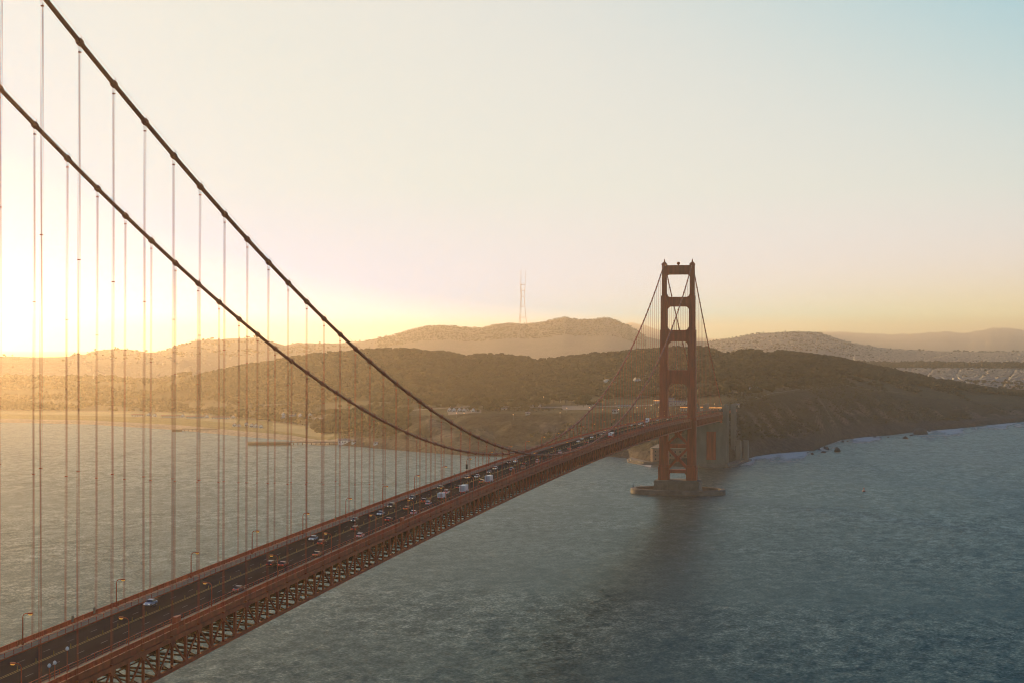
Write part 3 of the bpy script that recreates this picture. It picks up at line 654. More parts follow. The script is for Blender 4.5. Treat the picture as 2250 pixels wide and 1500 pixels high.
# ------------------------------------------------------------------ street lamps on the bridge
def make_lamp(name, boxed=False):
    t = empty(name, (0, 0, 0), '-', 'street lamp')
    MB().lathe([(.30, 0), (.30, .7), (.16, .9), (.13, 6.2)], 8).build('pole', M['steel'], t)
    pts = [(0, 0, 6.2)]+[(.9*(1-math.cos(a)), 0, 6.2+.9*math.sin(a)) for a in np.linspace(.2, 1.57, 6)]+[(1.5, 0, 7.12)]
    MB().tube(pts, .10, 7).build('arm', M['steel'], t)
    h = MB().box(1.35, 2.35, -.24, .24, 6.98, 7.30).build('lamp_head', M['steel'], t)
    MB().add([(1.4, -.22, 6.96), (2.3, -.22, 6.96), (2.3, .22, 6.96), (1.4, .22, 6.96), (1.6, -.12, 6.74), (2.2, -.12, 6.74), (2.2, .12, 6.74), (1.6, .12, 6.74)], [(0, 1, 5, 4), (1, 2, 6, 5), (2, 3, 7, 6), (3, 0, 4, 7), (4, 5, 6, 7), (3, 2, 1, 0)]).build('lens', M['lampamber'], h)
    if boxed: MB().box(-.45, .45, -.3, .3, 2.2, 4.4).build('sign_box', M['rubber'], t)
    return t
lampA = make_lamp('street_lamp'); lampB = None
ORD = ['first', 'second', 'third', 'fourth', 'fifth', 'sixth', 'seventh', 'eighth', 'ninth', 'tenth', 'eleventh', 'twelfth', 'thirteenth', 'fourteenth', 'fifteenth', 'sixteenth', 'seventeenth', 'eighteenth', 'nineteenth', 'twentieth', 'twenty-first', 'twenty-second', 'twenty-third', 'twenty-fourth', 'twenty-fifth', 'twenty-sixth', 'twenty-seventh', 'twenty-eighth']
used = False; idxE = idxW = 0
for side in (-1, 1):
    k = 0 if side < 0 else -1
    n_ = 0
    while True:
        y = -569.6+45.72*k; k += 1
        if y > 960: break
        if abs(y-640) < 14: continue
        n_ += 1
        boxed = side < 0 and abs(y+158.1) < 3 or side < 0 and abs(y-299) < 30
        if boxed: o = make_lamp('street_lamp', True)
        elif not used: o = lampA; used = True
        else: o = copy_tree(lampA)
        o.location = (side*13.0, y, road_z(y)+.28); o.rotation_euler = (0, 0, 0 if side < 0 else math.pi)
        o['group'] = 'street lamps along the bridge deck'
        wh = 'far' if side < 0 else 'near'
        o['label'] = f"{ORD[min(n_-1, 27)]} curved-arm street lamp from the left on the {wh} railing" + (', dark box on pole' if boxed else '')
        o['category'] = 'street lamp'
# small posts and cabinets at the near walk
def post(loc, h, label, head):
    t = empty('signal_post', loc, label, 'post'); MB().lathe([(.14, 0), (.10, .3), (.09, h)], 7).build('pole', M['steel'], t)
    MB().lathe([(.12, 0), (.34, .16), (.38, .45), (.25, .75), (.08, .85)], 10, (0, 0, h)).build('lamp_globe', head, t, True)
yb = -571.0-17
post((10.4, -592.5, road_z(-592)+.28), 4.6, 'short post with a pale globe on the near walk in the lower left', M['white'])
post((12.4, -603.5, road_z(-603)+.28), 3.6, 'left of two short white-topped posts in the lower left corner', M['white'])
post((12.4, -601.3, road_z(-601)+.28), 3.7, 'right of two short white-topped posts in the lower left corner', M['white'])
def cabinet(x, y, label, cat='cabinet', w_=.9, l=2.8, h=1.9):
    t = empty('walkway_shelter', (x, y, road_z(y)+.28), label, cat)
    MB().box(-w_/2, w_/2, -l/2, l/2, 0, h).box(-w_/2-.12, w_/2+.12, -l/2-.12, l/2+.12, h, h+.14).build('housing', M['steel'], t)
    MB().box(-w_/2-.03, -w_/2+.01, -l/2+.2, l/2-.2, .3, h-.3).build('door', M['cable'], t)
cabinet(11.6, -541.5, 'red steel shelter box on the near walk above the truss, left end of the deck')
cabinet(11.9, -352.0, 'red steel shelter box on the near walk, middle of the deck')
cabinet(11.9, -166.0, 'red steel shelter box on the near walk, close to where the cables dip', h=3.4)
for i, (y, lab) in enumerate(((-547, 'left of two pale notice boards on the far railing near the lower left'), (-536, 'right of two pale notice boards on the far railing near the lower left'), (-353, 'pale notice board on the far railing left of the boxed shelter'), (-333, 'pale notice board on the far railing beside mid deck'), (-182, 'pale notice board on the far railing near the orange car'))):
    t = empty('notice_board', (-12.9, y, road_z(y)+.28), lab, 'notice board', 'notice boards on the far railing'); MB().box(-.06, .06, -.06, .06, 0, 1.5).build('post', M['steel'], t); MB().box(.06, .12, -.5, .5, .7, 2.2).build('board', M['walk'], t)

# ------------------------------------------------------------------ vehicles
def wheels(t, xs, ysl, r, wd):
    first = None
    for x in xs:
        for y in ysl:
            mb = MB().tube([(x-wd/2, y, r), (x+wd/2, y, r)], r, 14); wh = mb.build('wheel', M['rubber'], t)
            MB().tube([(x-wd/2-.015, y, r), (x+wd/2+.015, y, r)], r*.58, 10).build('rim', M['metal'], wh)
def loft_body(side, hw, taper):
    """side: list of (y,z,half-width factor); makes the closed shell"""
    n = len(side); vs = [(-hw*f, y, z) for y, z, f in side]+[(hw*f, y, z) for y, z, f in side]
    return MB().add(vs, [tuple(range(n))[::-1], tuple(range(n, 2*n))]+[(i, (i+1) % n, n+(i+1) % n, n+i) for i in range(n)])
def make_car(kind):
    t = empty('car', (0, 0, 0), '-', 'car')          # faces +Y
    L = {'sedan': 4.7, 'suv': 4.7, 'hatch': 4.2}[kind]; h = {'sedan': 1.45, 'suv': 1.78, 'hatch': 1.5}[kind]; a = L/2
    belt = h*.62
    body = [(-a, .35, .92), (-a, belt*.85, .95), (-a+.12, belt*.98, .97), (-a+.9, belt, 1), (a-1.3, belt, 1), (a-.25, belt*.86, .95), (a, belt*.66, .88), (a, .35, .88), (a-.4, .22, .9), (-a+.4, .22, .92)]
    loft_body(body, .9, 0).build('body', P['white'], t)
    if kind == 'sedan': cab = [(-a+.75, belt+.01, .96), (-a+1.35, h-.03, .80), (-.1, h, .80), (.35, h-.05, .80), (1.15, belt+.01, .96)]
    elif kind == 'suv': cab = [(-a+.08, belt+.01, .97), (-a+.38, h-.05, .84), (.2, h, .84), (.5, h-.06, .84), (1.2, belt+.01, .97)]
    else: cab = [(-a+.1, belt+.01, .96), (-a+.6, h-.04, .82), (.1, h, .82), (.4, h-.05, .82), (1.15, belt+.01, .96)]
    loft_body(cab, .86, 0).build('window', M['glass'], t)
    rf = [(cab[1][0]-.02, h-.06, .84), (cab[1][0]+.02, h+.015, .82), (cab[2][0], h+.03, .82), (cab[3][0]+.02, h-.02, .82), (cab[3][0]-.05, h-.06, .84)]
    loft_body(rf, .86, 0).build('roof', P['white'], t)
    wheels(t, (-.78, .78), (-a+.85, a-.9), .33 if kind != 'suv' else .37, .22)
    for x in (-.62, .62):
        MB().box(x-.2, x+.2, a-.1, a+.02, belt*.62, belt*.80).build('headlight', M['head'], t)
        MB().box(x-.2, x+.2, -a-.02, -a+.06, belt*.72, belt*.92).build('taillight', M['tail'], t)
    for x in (-.98, .98): MB().box(x-.1, x+.1, .75, .95, belt+.02, belt+.2).build('mirror', M['rubber'], t)
    return t
protos = {k: make_car(k) for k in ('sedan', 'suv', 'hatch')}; fresh = dict(protos)
def recolour(o, m):
    for ch in o.children:
        if ch.name.split('.')[0] in ('body', 'roof') and ch.material_slots: ch.material_slots[0].link = 'OBJECT'; ch.material_slots[0].material = m
def place_car(kind, x, y, colour, label):
    o = fresh.pop(kind) if kind in fresh else copy_tree(protos[kind])
    z = road_z(y); sl_ = (road_z(y+1)-road_z(y-1))/2
    o.location = (x, y, z+.01); o.rotation_euler = (math.atan(sl_) if x > -1 else -math.atan(sl_), 0, 0 if x > -1 else math.pi)
    recolour(o, P[colour]); tag(o, label, 'car', 'cars driving over the bridge'); return o
SB = (1.4, 4.8, 8.0); NB = (-6.8, -3.6)
def make_truck(label, x, y, boxm, L=7.6, H=3.5):
    t = empty('box_truck', (x, y, road_z(y)+.01), label, 'truck', 'trucks and buses on the bridge', 0 if x > -1 else math.pi); a = L/2
    loft_body([(a-2.0, .5, 1), (a-2.0, 2.35, .95), (a-1.5, 2.4, .95), (a-.75, 1.5, .97), (a-.1, 1.25, .97), (a, .5, .97)], 1.05, 0).build('cab', P['white'], t)
    loft_body([(a-1.36, 1.45, .98), (a-1.42, 2.2, .92), (a-1.3, 2.2, .92), (a-.72, 1.52, .98)], 1.075, 0).build('window', M['glass'], t)
    b = MB().box(-1.22, 1.22, -a, a-2.05, .95, H); b.box(-1.26, 1.26, -a-.03, -a+.05, .9, H+.04).box(-1.26, 1.26, a-2.12, a-2.0, .9, H+.04); b.build('cargo_box', boxm, t)
    MB().box(-.95, .95, -a+.1, a-.4, .5, .93).build('chassis', M['rubber'], t); MB().box(-1.0, 1.0, -a-.045, -a-.03, 1.1, H-.2).build('rear_door', P['silver'], t)
    wheels(t, (-.95, .95), (-a+1.3, a-1.0), .45, .28)
    for xx in (-.75, .75): MB().box(xx-.18, xx+.18, a-.03, a+.03, .7, .95).build('headlight', M['head'], t); MB().box(xx-.15, xx+.15, -a-.06, -a+.02, .65, .9).build('taillight', M['tail'], t)
    return t
def make_bus(label, x, y):
    t = empty('bus', (x, y, road_z(y)+.01), label, 'bus', 'trucks and buses on the bridge', 0 if x > -1 else math.pi); a = 6.0
    loft_body([(-a, .4, .98), (-a, 1.5, 1), (a, 1.5, 1), (a, .4, .96)], 1.27, 0).build('body', P['red'], t)
    MB().box(-1.25, 1.25, -a+.03, a-.06, 1.5, 2.5).build('window', M['glass'], t)
    loft_body([(-a, 2.5, 1), (-a, 3.05, .95), (-a+.3, 3.25, .9), (a-.4, 3.25, .9), (a, 3.0, .95), (a-.02, 2.5, 1)], 1.27, 0).build('roof', P['white'], t)
    for yy in (-5.9, -3.0, 0, 3.0, 5.8): MB().box(-1.285, 1.285, yy-.1, yy+.1, 1.49, 2.51).build('window_pillar', P['white'], t)
    wheels(t, (-1.05, 1.05), (-3.6, 3.9), .48, .3)
    for xx in (-.9, .9): MB().box(xx-.2, xx+.2, a-.02, a+.04, .7, 1.0).build('headlight', M['head'], t); MB().box(xx-.15, xx+.15, -a-.04, -a+.02, .8, 1.2).build('taillight', M['tail'], t)
CARS = [
 ('sedan', -6.4, -518, 'blue', 'pale blue sedan driving alone towards the viewer, nearest car in the lower left'),
 ('sedan', 8.0, -494, 'grey', 'grey sedan driving away in the lane by the near kerb, lowest on the right lanes'),
 ('suv', 1.4, -452.8, 'black', 'dark car beside the near street lamp and left of a red car'),
 ('sedan', 4.8, -452, 'red', 'red sedan right beside a dark car near the lower street lamp'),
 ('sedan', -5.2, -398, 'silver', 'silver sedan coming towards the viewer just above a dark car with red tail lights'),
 ('suv', 1.4, -408, 'maroon', 'dark maroon car with red tail lights just below the oncoming silver sedan'),
 ('sedan', 8.0, -431, 'gold', 'dull gold sedan following the near kerb below the silver sedan'),
 ('sedan', -6.8, -349, 'green', 'dark green sedan by the far kerb above a dark brown car'),
 ('suv', 1.4, -373, 'brown', 'dark brown car just right of the median above a white hatchback'),
 ('hatch', 8.0, -388, 'white', 'white hatchback by the near kerb below a dark brown car'),
 ('sedan', -3.6, -328, 'blue', 'small blue sedan left of the median facing the viewer in mid deck'),
 ('sedan', 4.8, -345, 'red', 'bright red sedan in the middle of the right lanes'),
 ('suv', -6.8, -304, 'black', 'black car by the far kerb behind the small blue sedan'),
 ('sedan', 1.4, -310, 'orange', 'orange brown taxi right of the median in mid deck'),
 ('hatch', 8.0, -323, 'white', 'white hatchback by the near kerb right of the orange taxi'),
 ('sedan', -6.8, -274, 'grey', 'dark grey car by the far kerb above the orange taxi'),
 ('suv', 1.4, -284.6, 'maroon', 'dark red car directly left of a small white car'),
 ('hatch', 4.8, -291, 'white', 'small white car directly right of a dark red car'),
 ('sedan', -6.8, -230, 'gold', 'yellow gold car by the far kerb left of the first white truck'),
 ('suv', 1.4, -250, 'white', 'white off-road car left of the lower white truck'),
 ('sedan', 1.4, -228, 'black', 'black sedan just above the lower white box truck'),
 ('sedan', -6.8, -181, 'orange', 'orange car by the far kerb above the upper white truck'),
 ('sedan', -3.6, -175, 'silver', 'silver sedan right of the orange car on the left lanes'),
 ('suv', 5.2, -201.5, 'gold', 'gold car close beside the upper white box truck'),
 ('sedan', -3.6, -150, 'dblue', 'dark blue sedan facing the viewer below a white car'),
 ('hatch', -5.6, -129, 'white', 'white hatchback by the far kerb above the dark blue sedan'),
 ('sedan', 3.6, -132, 'blue', 'pale blue sedan left of a pale gold car on the right lanes'),
 ('sedan', 2.6, -97, 'black', 'black sedan above a pale gold car near the cable dip'),
 ('suv', 8.0, -125, 'gold', 'pale gold car by the near kerb below a black sedan'),
 ('suv', -5.2, -83, 'white', 'white estate car at the far kerb left of the cable dip'),
 ('suv', 6.4, -81, 'silver', 'silver car below the dip of the near cable'),
 ('hatch', -6.8, -91, 'maroon', 'small dark red car just in front of the white estate car'),
 ('sedan', 4.2, 24, 'red', 'red car with a white roof beyond the dip of the cables'),
 ('hatch', 4.8, -9, 'white', 'white car seen right under the near cable'),
 ('sedan', -3.6, 99, 'white', 'white sedan facing the viewer left of a dark car beyond the dip'),
 ('hatch', -6.8, 132, 'white', 'white hatchback behind the white sedan at the far kerb'),
 ('sedan', 3.6, 91, 'black', 'dark car right of two white cars beyond the dip'),
 ('sedan', 8.0, 38, 'maroon', 'dark red car crossing behind the near cable'),
 ('sedan', -3.6, 191, 'maroon', 'lower of two red cars left of the bus'),
 ('sedan', -6.8, 226, 'red', 'upper of two red cars left of the bus'),
 ('hatch', -3.6, 151, 'blue', 'tiny pale blue car left of the red cars near the bus'),
 ('sedan', -6.8, 363, 'silver', 'first tiny silver car of the far oncoming file'),
 ('sedan', -5.2, 399, 'white', 'second tiny white car of the far oncoming file'),
 ('suv', -6.8, 424, 'white', 'third tiny white car of the far oncoming file just before the far truck'),
 ('sedan', 5.4, 391, 'black', 'tiny dark car driving away right of the far truck'),
 ('sedan', 3.2, 367, 'white', 'tiny white car driving away below the far truck'),
 ('sedan', -6.8, 532, 'silver', 'tiny silver car nearing the far tower on the left lanes'),
 ('sedan', -2.9, 576, 'white', 'tiny white car almost at the far tower'),
]
for a in CARS: place_car(*a)
make_truck('lower of two white box trucks on the right lanes', 8.0, -245.5, P['white'])
make_truck('upper of two white box trucks, behind a gold car', 8.2, -200, P['white'])
make_truck('white flat-fronted delivery van left of the lower box truck', 5.0, -271, P['white'], 5.6, 2.7)
make_truck('far white truck at the head of the oncoming file near the tower', -6.8, 462, P['white'], 8.5, 3.8)
make_bus('red and white bus driving away on the right lanes before the tower', 7.2, 167)

# ------------------------------------------------------------------ shore: fort, walls, piers, rocks, buoy
fx0, fx1, fy0, fy1, fz0, fz1 = -75.5, -17.0, 1010.0, 1092.0, 3.0, 19.2
fort = empty('brick_fort', (-46, 1050, 0), 'three storey brick fort behind the bridge tower, its end wall lit by sun', 'fort')
def fb_(mb, name, m, parent=fort): mb.v = [(x+46, y-1050, z) for x, y, z in mb.v]; return mb.build(name, m, parent)
q = MB(); q.prism([(fx0+3, fy0), (fx1, fy0), (fx1, fy1), (fx0+3, fy1), (fx0, fy1-4), (fx0, fy0+4)], fz0, fz1); fb_(q, 'wall', M['brick'])
q = MB(); q.prism([(fx0+2.6, fy0-.4), (fx1+.3, fy0-.4), (fx1+.3, fy1+.4), (fx0+2.6, fy1+.4), (fx0-.4, fy1-3.8), (fx0-.4, fy0+3.8)], fz1, fz1+.9); fb_(q, 'parapet', M['concrete'])
for lv in range(3):
    z = fz0+2.6+lv*4.7
    for i in range(9): fb_(MB().box(fx0+6+i*6, fx0+7.4+i*6, fy0-.12, fy0+.2, z, z+2.0), 'window', M['glass'])
    for i in range(6): fb_(MB().box(fx0-.12, fx0+.2, fy0+9+i*11, fy0+10.6+i*11, z, z+2.0), 'window', M['glass'])
fb_(MB().lathe([(1.6, 0), (1.6, 4), (1.9, 4.2), (1.7, 6.6), (.3, 7.8)], 10, (-60, 1018, fz1+.9)), 'light_turret', M['wallw'])
q = MB()
def plat(z0, z1, g):
    pts = [(-112, 1075), (-104, 1030), (-84, 1003), (-40, 996), (6, 988), (24, 975), (30, 1000), (34, 1060), (40, 1110), (-40, 1130), (-112, 1120)]
    c = (-40, 1060); return [(c[0]+(x-c[0])*g, c[1]+(y-c[1])*g) for x, y in pts]
q.prism(plat(0, 0, 1.02), -3, 1.4); q.prism(plat(0, 0, .97), 1.4, 3.3)
sw = q.build('seawall', M['dconc']); tag(sw, 'dark stone seawall round the point below the fort and the concrete pylon', 'seawall')
for i, (x0, x1, yy, h, lab) in enumerate(((24.5, 30.5, 1062, 27, 'left of two pale concrete buttress walls right of the bridge pylon'), (33, 38.0, 1082, 26, 'right of two pale concrete buttress walls right of the bridge pylon'))):
    q = MB(); q.prism([(yy, 0), (yy, h), (yy+16, h), (yy+30, 0)], x0, x1, 'x'); q.box(x0-.3, x1+.3, yy-.3, yy+3, h, h+1); o = q.build('buttress_wall', M['concrete']); tag(o, lab, 'wall')
# rocks
def rock_mesh(seed, sx, sy, sz):
    r = np.random.default_rng(seed); v, f = ico(3); d = np.ones(len(v))
    for _ in range(9):
        n = r.normal(size=3); n /= np.linalg.norm(n); k = r.uniform(.55, .9); dd = v@n; d = np.where(dd > .15, np.minimum(d, k/np.maximum(dd, .15)), d)
    d *= 1+r.normal(0, .03, len(v)); p = v*d[:, None]*np.array([sx, sy, sz]); return p, f
ROCKS = [(1841,989,15,11,'largest round rock standing alone in the surf'),(1818,985,9,7,'jagged rock at the head of the rock cluster'),(1810,991,11,5,'low flat rock in the middle of the rock cluster'),(1786,995,8,4,'outermost low rock on the left of the cluster'),(1990,960,14,6,'flat rock lying off the cliff beyond the cluster'),(1922,957,8,3,'small rock awash between the cluster and the flat rock'),(2024,950,32,13,'broad rock outcrop jutting from the foot of the cliff'),(2043,944,9,4,'small rock right of the broad outcrop'),(1801,985,7,4,'small rock touching the shore side of the cluster'),(1813,982,6,7,'pointed rock behind the cluster'),(1852,968,8,4,'left one of two small rocks at the surf line'),(1863,967,6,3,'right one of two small rocks at the surf line'),(1952,958,6,3,'tiny rock left of the flat rock'),(2003,954,8,3,'tiny rock between the flat rock and the outcrop'),(1776,992,6,2,'barely showing rock left of the cluster')]
for i, (px, py, wpx, hpx, lab) in enumerate(ROCKS):
    R = CAM[2]*FPX/(py-HOR); a = (px-1125)/FPX; x = CAM[0]+(_f[0]+a*_r[0])*R; y = CAM[1]+(_f[1]+a*_r[1])*R
    s_ = wpx*R/FPX/2; h = hpx*R/FPX
    v, f = rock_mesh(60+i, s_*1.05, s_*1.5, h*1.05); o = np_mesh('sea_rock', v, f, M['rock']); o.location = (x, y, 0); o.rotation_euler = (0, 0, random.uniform(-.5, .5)); tag(o, lab, 'rock', 'rocks off the cliff')
# buoy
R = CAM[2]*FPX/(1076-HOR); a = (1899-1125)/FPX
by = empty('channel_buoy', (CAM[0]+(_f[0]+a*_r[0])*R, CAM[1]+(_f[1]+a*_r[1])*R, 0), 'small red buoy floating alone on the dark water right of the tower', 'buoy')
MB().lathe([(1.2, -.5), (1.5, .2), (1.5, .8), (1.2, 1.0)], 14).build('hull', M['buoy'], by, True)
q = MB()
for k in range(4):
    t = k*math.pi/2+.4; q.bar((1.0*math.cos(t), 1.0*math.sin(t), .9), (.35*math.cos(t), .35*math.sin(t), 3.8), .1, .1)
q.box(-.4, .4, -.4, .4, 3.75, 3.9).box(-.5, .5, -.06, .06, 2.4, 3.6); q.build('cage', M['buoy'], by); MB().lathe([(.2, 3.9), (.25, 4.3), (.1, 4.6)], 8).build('lantern', M['metal'], by)
# foam along the coast
def foam_mat():
    m = bpy.data.materials.new('sea_foam'); m.use_nodes = True; t = m.node_tree; b = t.nodes['Principled BSDF']; b.inputs['Base Color'].default_value = (.62, .59, .50, 1); b.inputs['Roughness'].default_value = .8
    g = t.nodes.new('ShaderNodeNewGeometry'); mp = t.nodes.new('ShaderNodeMapping'); mp.inputs['Rotation'].default_value = (0, 0, R_(-28)); mp.inputs['Scale'].default_value = (1, .32, 1); t.links.new(g.outputs['Position'], mp.inputs[0])
    n = t.nodes.new('ShaderNodeTexNoise'); n.inputs['Scale'].default_value = .035; n.inputs['Detail'].default_value = 8; n.inputs['Roughness'].default_value = .65; n.inputs['Distortion'].default_value = 1.0; t.links.new(mp.outputs[0], n.inputs['Vector'])
    v = t.nodes.new('ShaderNodeVertexColor'); v.layer_name = 'zone'
    ad = t.nodes.new('ShaderNodeMath'); ad.operation = 'ADD'; t.links.new(n.outputs['Fac'], ad.inputs[0]); t.links.new(v.outputs['Color'], ad.inputs[1])
    mr = t.nodes.new('ShaderNodeMapRange'); mr.inputs[1].default_value = .92; mr.inputs[2].default_value = 1.18; mr.inputs[3].default_value = 0; mr.inputs[4].default_value = .9; t.links.new(ad.outputs[0], mr.inputs[0]); t.links.new(mr.outputs[0], b.inputs['Alpha'])
    return m
def foam(px0, px1, wid, strength, name, label, n=90, off=8):
    pxs = np.linspace(px0, px1, n); Rs = CAM[2]*FPX/(I(pxs, SHORE)-HOR); d, nr = dir_of(pxs); m_ = 14; V = []; c = []
    end = np.clip(np.minimum(pxs-px0, px1-pxs)/((px1-px0)*.15), 0, 1)
    for i in range(m_):
        t = i/(m_-1); R = Rs+off-t*wid; V.append(np.stack([CAM[0]+d[:, 0]*R*nr, CAM[1]+d[:, 1]*R*nr, np.full(n, .05)], 1)); c.append((strength*(1-t)**.8)*end*np.clip(.88+.5*fbm(pxs/38+px0, pxs*0+t*1.5, 2, 55), .5, 1.15)-.25*(1-end)-.12*t)
    V = np.concatenate(V); c = np.concatenate(c); idx_ = np.arange(m_*n).reshape(m_, n); F_ = np.stack([idx_[:-1, :-1], idx_[:-1, 1:], idx_[1:, 1:], idx_[1:, :-1]], -1).reshape(-1, 4)
    o = np_mesh(name, V, F_, FM, col=np.repeat(np.clip(c, 0, 2)[:, None], 3, 1)); tag(o, label, 'foam', kind='stuff')
FM = foam_mat()
foam(1600, 1800, 330, .95, 'surf_foam', 'white surf washing along the cliff foot right of the pylon')
foam(1770, 1960, 300, .92, 'surf_foam', 'white surf round the rock cluster')
foam(1960, 2400, 520, .90, 'surf_foam', 'white surf along the far cliff foot at the right edge')
foam(1372, 1440, 90, .9, 'surf_foam', 'white surf at the seawall left of the fort', off=2)
foam(-300, 720, 70, .42, 'surf_foam', 'thin line of surf along the beach', n=200)
# piers
def pier_(name, label, p0, p1, wd, zdeck, solid):
    p0, p1 = Vector(p0), Vector(p1); d = (p1-p0); L_ = d.length; t = empty(name, p0, label, 'pier', None, math.atan2(d.y, d.x))
    MB().box(0, L_, -wd/2, wd/2, zdeck-.8, zdeck).build('deck', M['wood'], t)
    if solid: MB().prism([(-wd*.7, -1), (-wd*.45, zdeck-1), (wd*.45, zdeck-1), (wd*.7, -1)], 0, solid, 'x').build('breakwater', M['rock'], t)
    x = solid+4 if solid else 0; q = MB()
    n = 0
    while x < L_ and n < 40:
        q = MB(); q.tube([(x, -wd*.4, -2), (x, -wd*.4, zdeck-.8)], .4, 7).tube([(x, wd*.4, -2), (x, wd*.4, zdeck-.8)], .4, 7).box(x-.3, x+.3, -wd*.45, wd*.45, zdeck-1.5, zdeck-.8); q.build('pile_bent', M['wood'], t); x += 6.5; n += 1
    for s in (-1, 1): MB().box(0, L_, s*wd/2-.08, s*wd/2+.08, zdeck+.9, zdeck+1.05).build('railing', M['wood'], t)
def sea(px, py, z=0):
    R = (CAM[2]-z)*FPX/(py-HOR); a = (px-1125)/FPX; return (CAM[0]+(_f[0]+a*_r[0])*R, CAM[1]+(_f[1]+a*_r[1])*R, 0)
pier_('fishing_pier', 'long low pier with a solid end reaching left from the point by the beach', sea(545, 978), sea(748, 977), 9, 4.2, 62)
pier_('jetty', 'small low jetty on piles off the beach at the left', sea(379, 949), sea(478, 947.5), 6, 3.6, 16)

# ------------------------------------------------------------------ buildings on the far shore
def gable_house(name, label, cat, x, y, z, wd, dp, h, rise, wallm, roofm, rz, group=None, axis='depth', nw=2, storeys=1, wing=False):
    t = empty(name, (x, y, z), label, cat, group, rz); a, b = wd/2, dp/2
    if axis == 'depth':   # gable end faces local -Y
        MB().prism([(-a, -3), (a, -3), (a, h), (0, h+rise), (-a, h)], -b, b, 'y').build('wall', wallm, t)
        q = MB()
        for s in (-1, 1): q.add([(0, -b-.5, h+rise+.05), (0, b+.5, h+rise+.05), (s*(a+.6), b+.5, h-.45), (s*(a+.6), -b-.5, h-.45), (0, -b-.5, h+rise+.4), (0, b+.5, h+rise+.4), (s*(a+.6), b+.5, h-.1), (s*(a+.6), -b-.5, h-.1)], [(0, 1, 2, 3), (7, 6, 5, 4), (0, 3, 7, 4), (1, 5, 6, 2), (3, 2, 6, 7), (0, 4, 5, 1)])
        rf = q.build('roof', roofm, t)
    else:
        MB().prism([(-b, -3), (b, -3), (b, h), (0, h+rise), (-b, h)], -a, a, 'x').build('wall', wallm, t)
        q = MB()
        for s in (-1, 1): q.add([(-a-.5, 0, h+rise+.05), (a+.5, 0, h+rise+.05), (a+.5, s*(b+.6), h-.45), (-a-.5, s*(b+.6), h-.45), (-a-.5, 0, h+rise+.4), (a+.5, 0, h+rise+.4), (a+.5, s*(b+.6), h-.1), (-a-.5, s*(b+.6), h-.1)], [(0, 1, 2, 3), (7, 6, 5, 4), (0, 3, 7, 4), (1, 5, 6, 2), (3, 2, 6, 7), (0, 4, 5, 1)])
        rf = q.build('roof', roofm, t)
    if nw:
        MB().box(a*.35, a*.35+.9, (b*.2 if axis == 'depth' else -.4), (b*.2+.9 if axis == 'depth' else .5), h+rise*.5, h+rise+1.4).build('chimney', M['brick'], rf)
    for st in range(storeys):
        zz_ = 1.0+st*3.2
        for i in range(nw):
            xx = -a+wd*(i+.5)/nw; MB().box(xx-.6, xx+.6, -b-.08, -b+.1, zz_, min(zz_+1.6, h-.2)).build('window', M['glass'], t)
    MB().box(-.55, .55, -b-.1, -b+.1, 0, 2.2).build('door', M['wood'], t) if nw and nw % 2 == 0 else None
    return t
def at_house(px, py, **k): return hit(px, py, **k)
def hs(name, label, cat, px, py, wpx, hpx, rise_px, wallm, roofm, dp=None, axis='depth', group=None, nw=2, turn=0.0, storeys=1, **k):
    x, y, z, R = at_house(px, py, **k); m_ = R/FPX
    return gable_house(name, label, cat, x, y, z, wpx*m_, dp or min(wpx*m_*1.2, 14), hpx*m_, rise_px*m_, wallm, roofm, face_cam(x, y)+turn, group, axis, nw, storeys)
for i, px in enumerate((988, 998, 1010, 1020, 1030, 1040)):
    hs('white_house', f"{['leftmost', 'second', 'third', 'fourth', 'fifth', 'rightmost'][i]} white gabled house of the row above the paved lot", 'house', px, 904+(i % 2), 8.6, 5, 5, M['wallw'], M['roofr'], 11, group='white gabled houses in a row above the paved lot')
for i, (px, py, wp, lab) in enumerate(((303, 916.5, 26, 'leftmost long white barracks behind the beach'), (379, 918.5, 46, 'long white barracks left of its gabled end pavilion'), (430, 919.5, 40, 'long white barracks between two gabled pavilions'), (486, 921, 40, 'long white barracks right of the pavilions'))):
    hs('barracks', lab, 'barracks', px, py, wp, 3.6, 2.0, M['wallw'], M['roofr'], 13, 'width', 'long white buildings behind the beach', max(4, int(wp/5)))
for px, py, lab in ((327, 915.5, 'small gabled pavilion beside the leftmost barracks'), (402, 918, 'gabled pavilion in the middle of the white barracks row'), (455, 919, 'gabled pavilion at the right end of the white barracks row'), (513, 920, 'gabled cottage right of the barracks'), (340, 917, 'tiny gabled hut right of the small pavilion')):
    hs('pavilion', lab, 'pavilion', px, py, 9, 4, 3.5, M['wallw'], M['roofr'], 12, group='gabled pavilions behind the beach')
for px, py, wp, h, lab in ((516, 937.5, 9, 4, 'left white boathouse on the beach, its end wall lit'), (526, 938, 9, 3.4, 'low white shed right of the left boathouse'), (542, 937, 8, 6, 'white beach house with a sunlit end wall'), (553, 939, 9, 5, 'left of three white gabled station houses by the beach'), (563, 939.5, 9, 5, 'middle of three white gabled station houses by the beach'), (574, 941, 9, 5, 'right of three white gabled station houses by the beach')):
    hs('beach_house', lab, 'house', px, py, wp, h, 3, M['wallw'], M['roofr'], 12, group='white buildings on the beach')
for px, py, wp, h, r_, lab in ((623, 922, 9, 11, 5, 'tall pale gabled building left of the two-winged hall'), (648, 922, 24, 8, 3, 'long main block of the two-winged pale hall'), (660, 923.5, 8, 11, 5, 'tall gabled right wing of the two-winged pale hall'), (682, 921, 9, 8, 5, 'pale gabled building right of the two-winged hall')):
    hs('pale_hall', lab, 'hall', px, py, wp, h, r_, M['wallw'], M['roofg'], 14, 'depth' if wp < 20 else 'width', 'pale halls below the viaduct', 3, 0, 3)
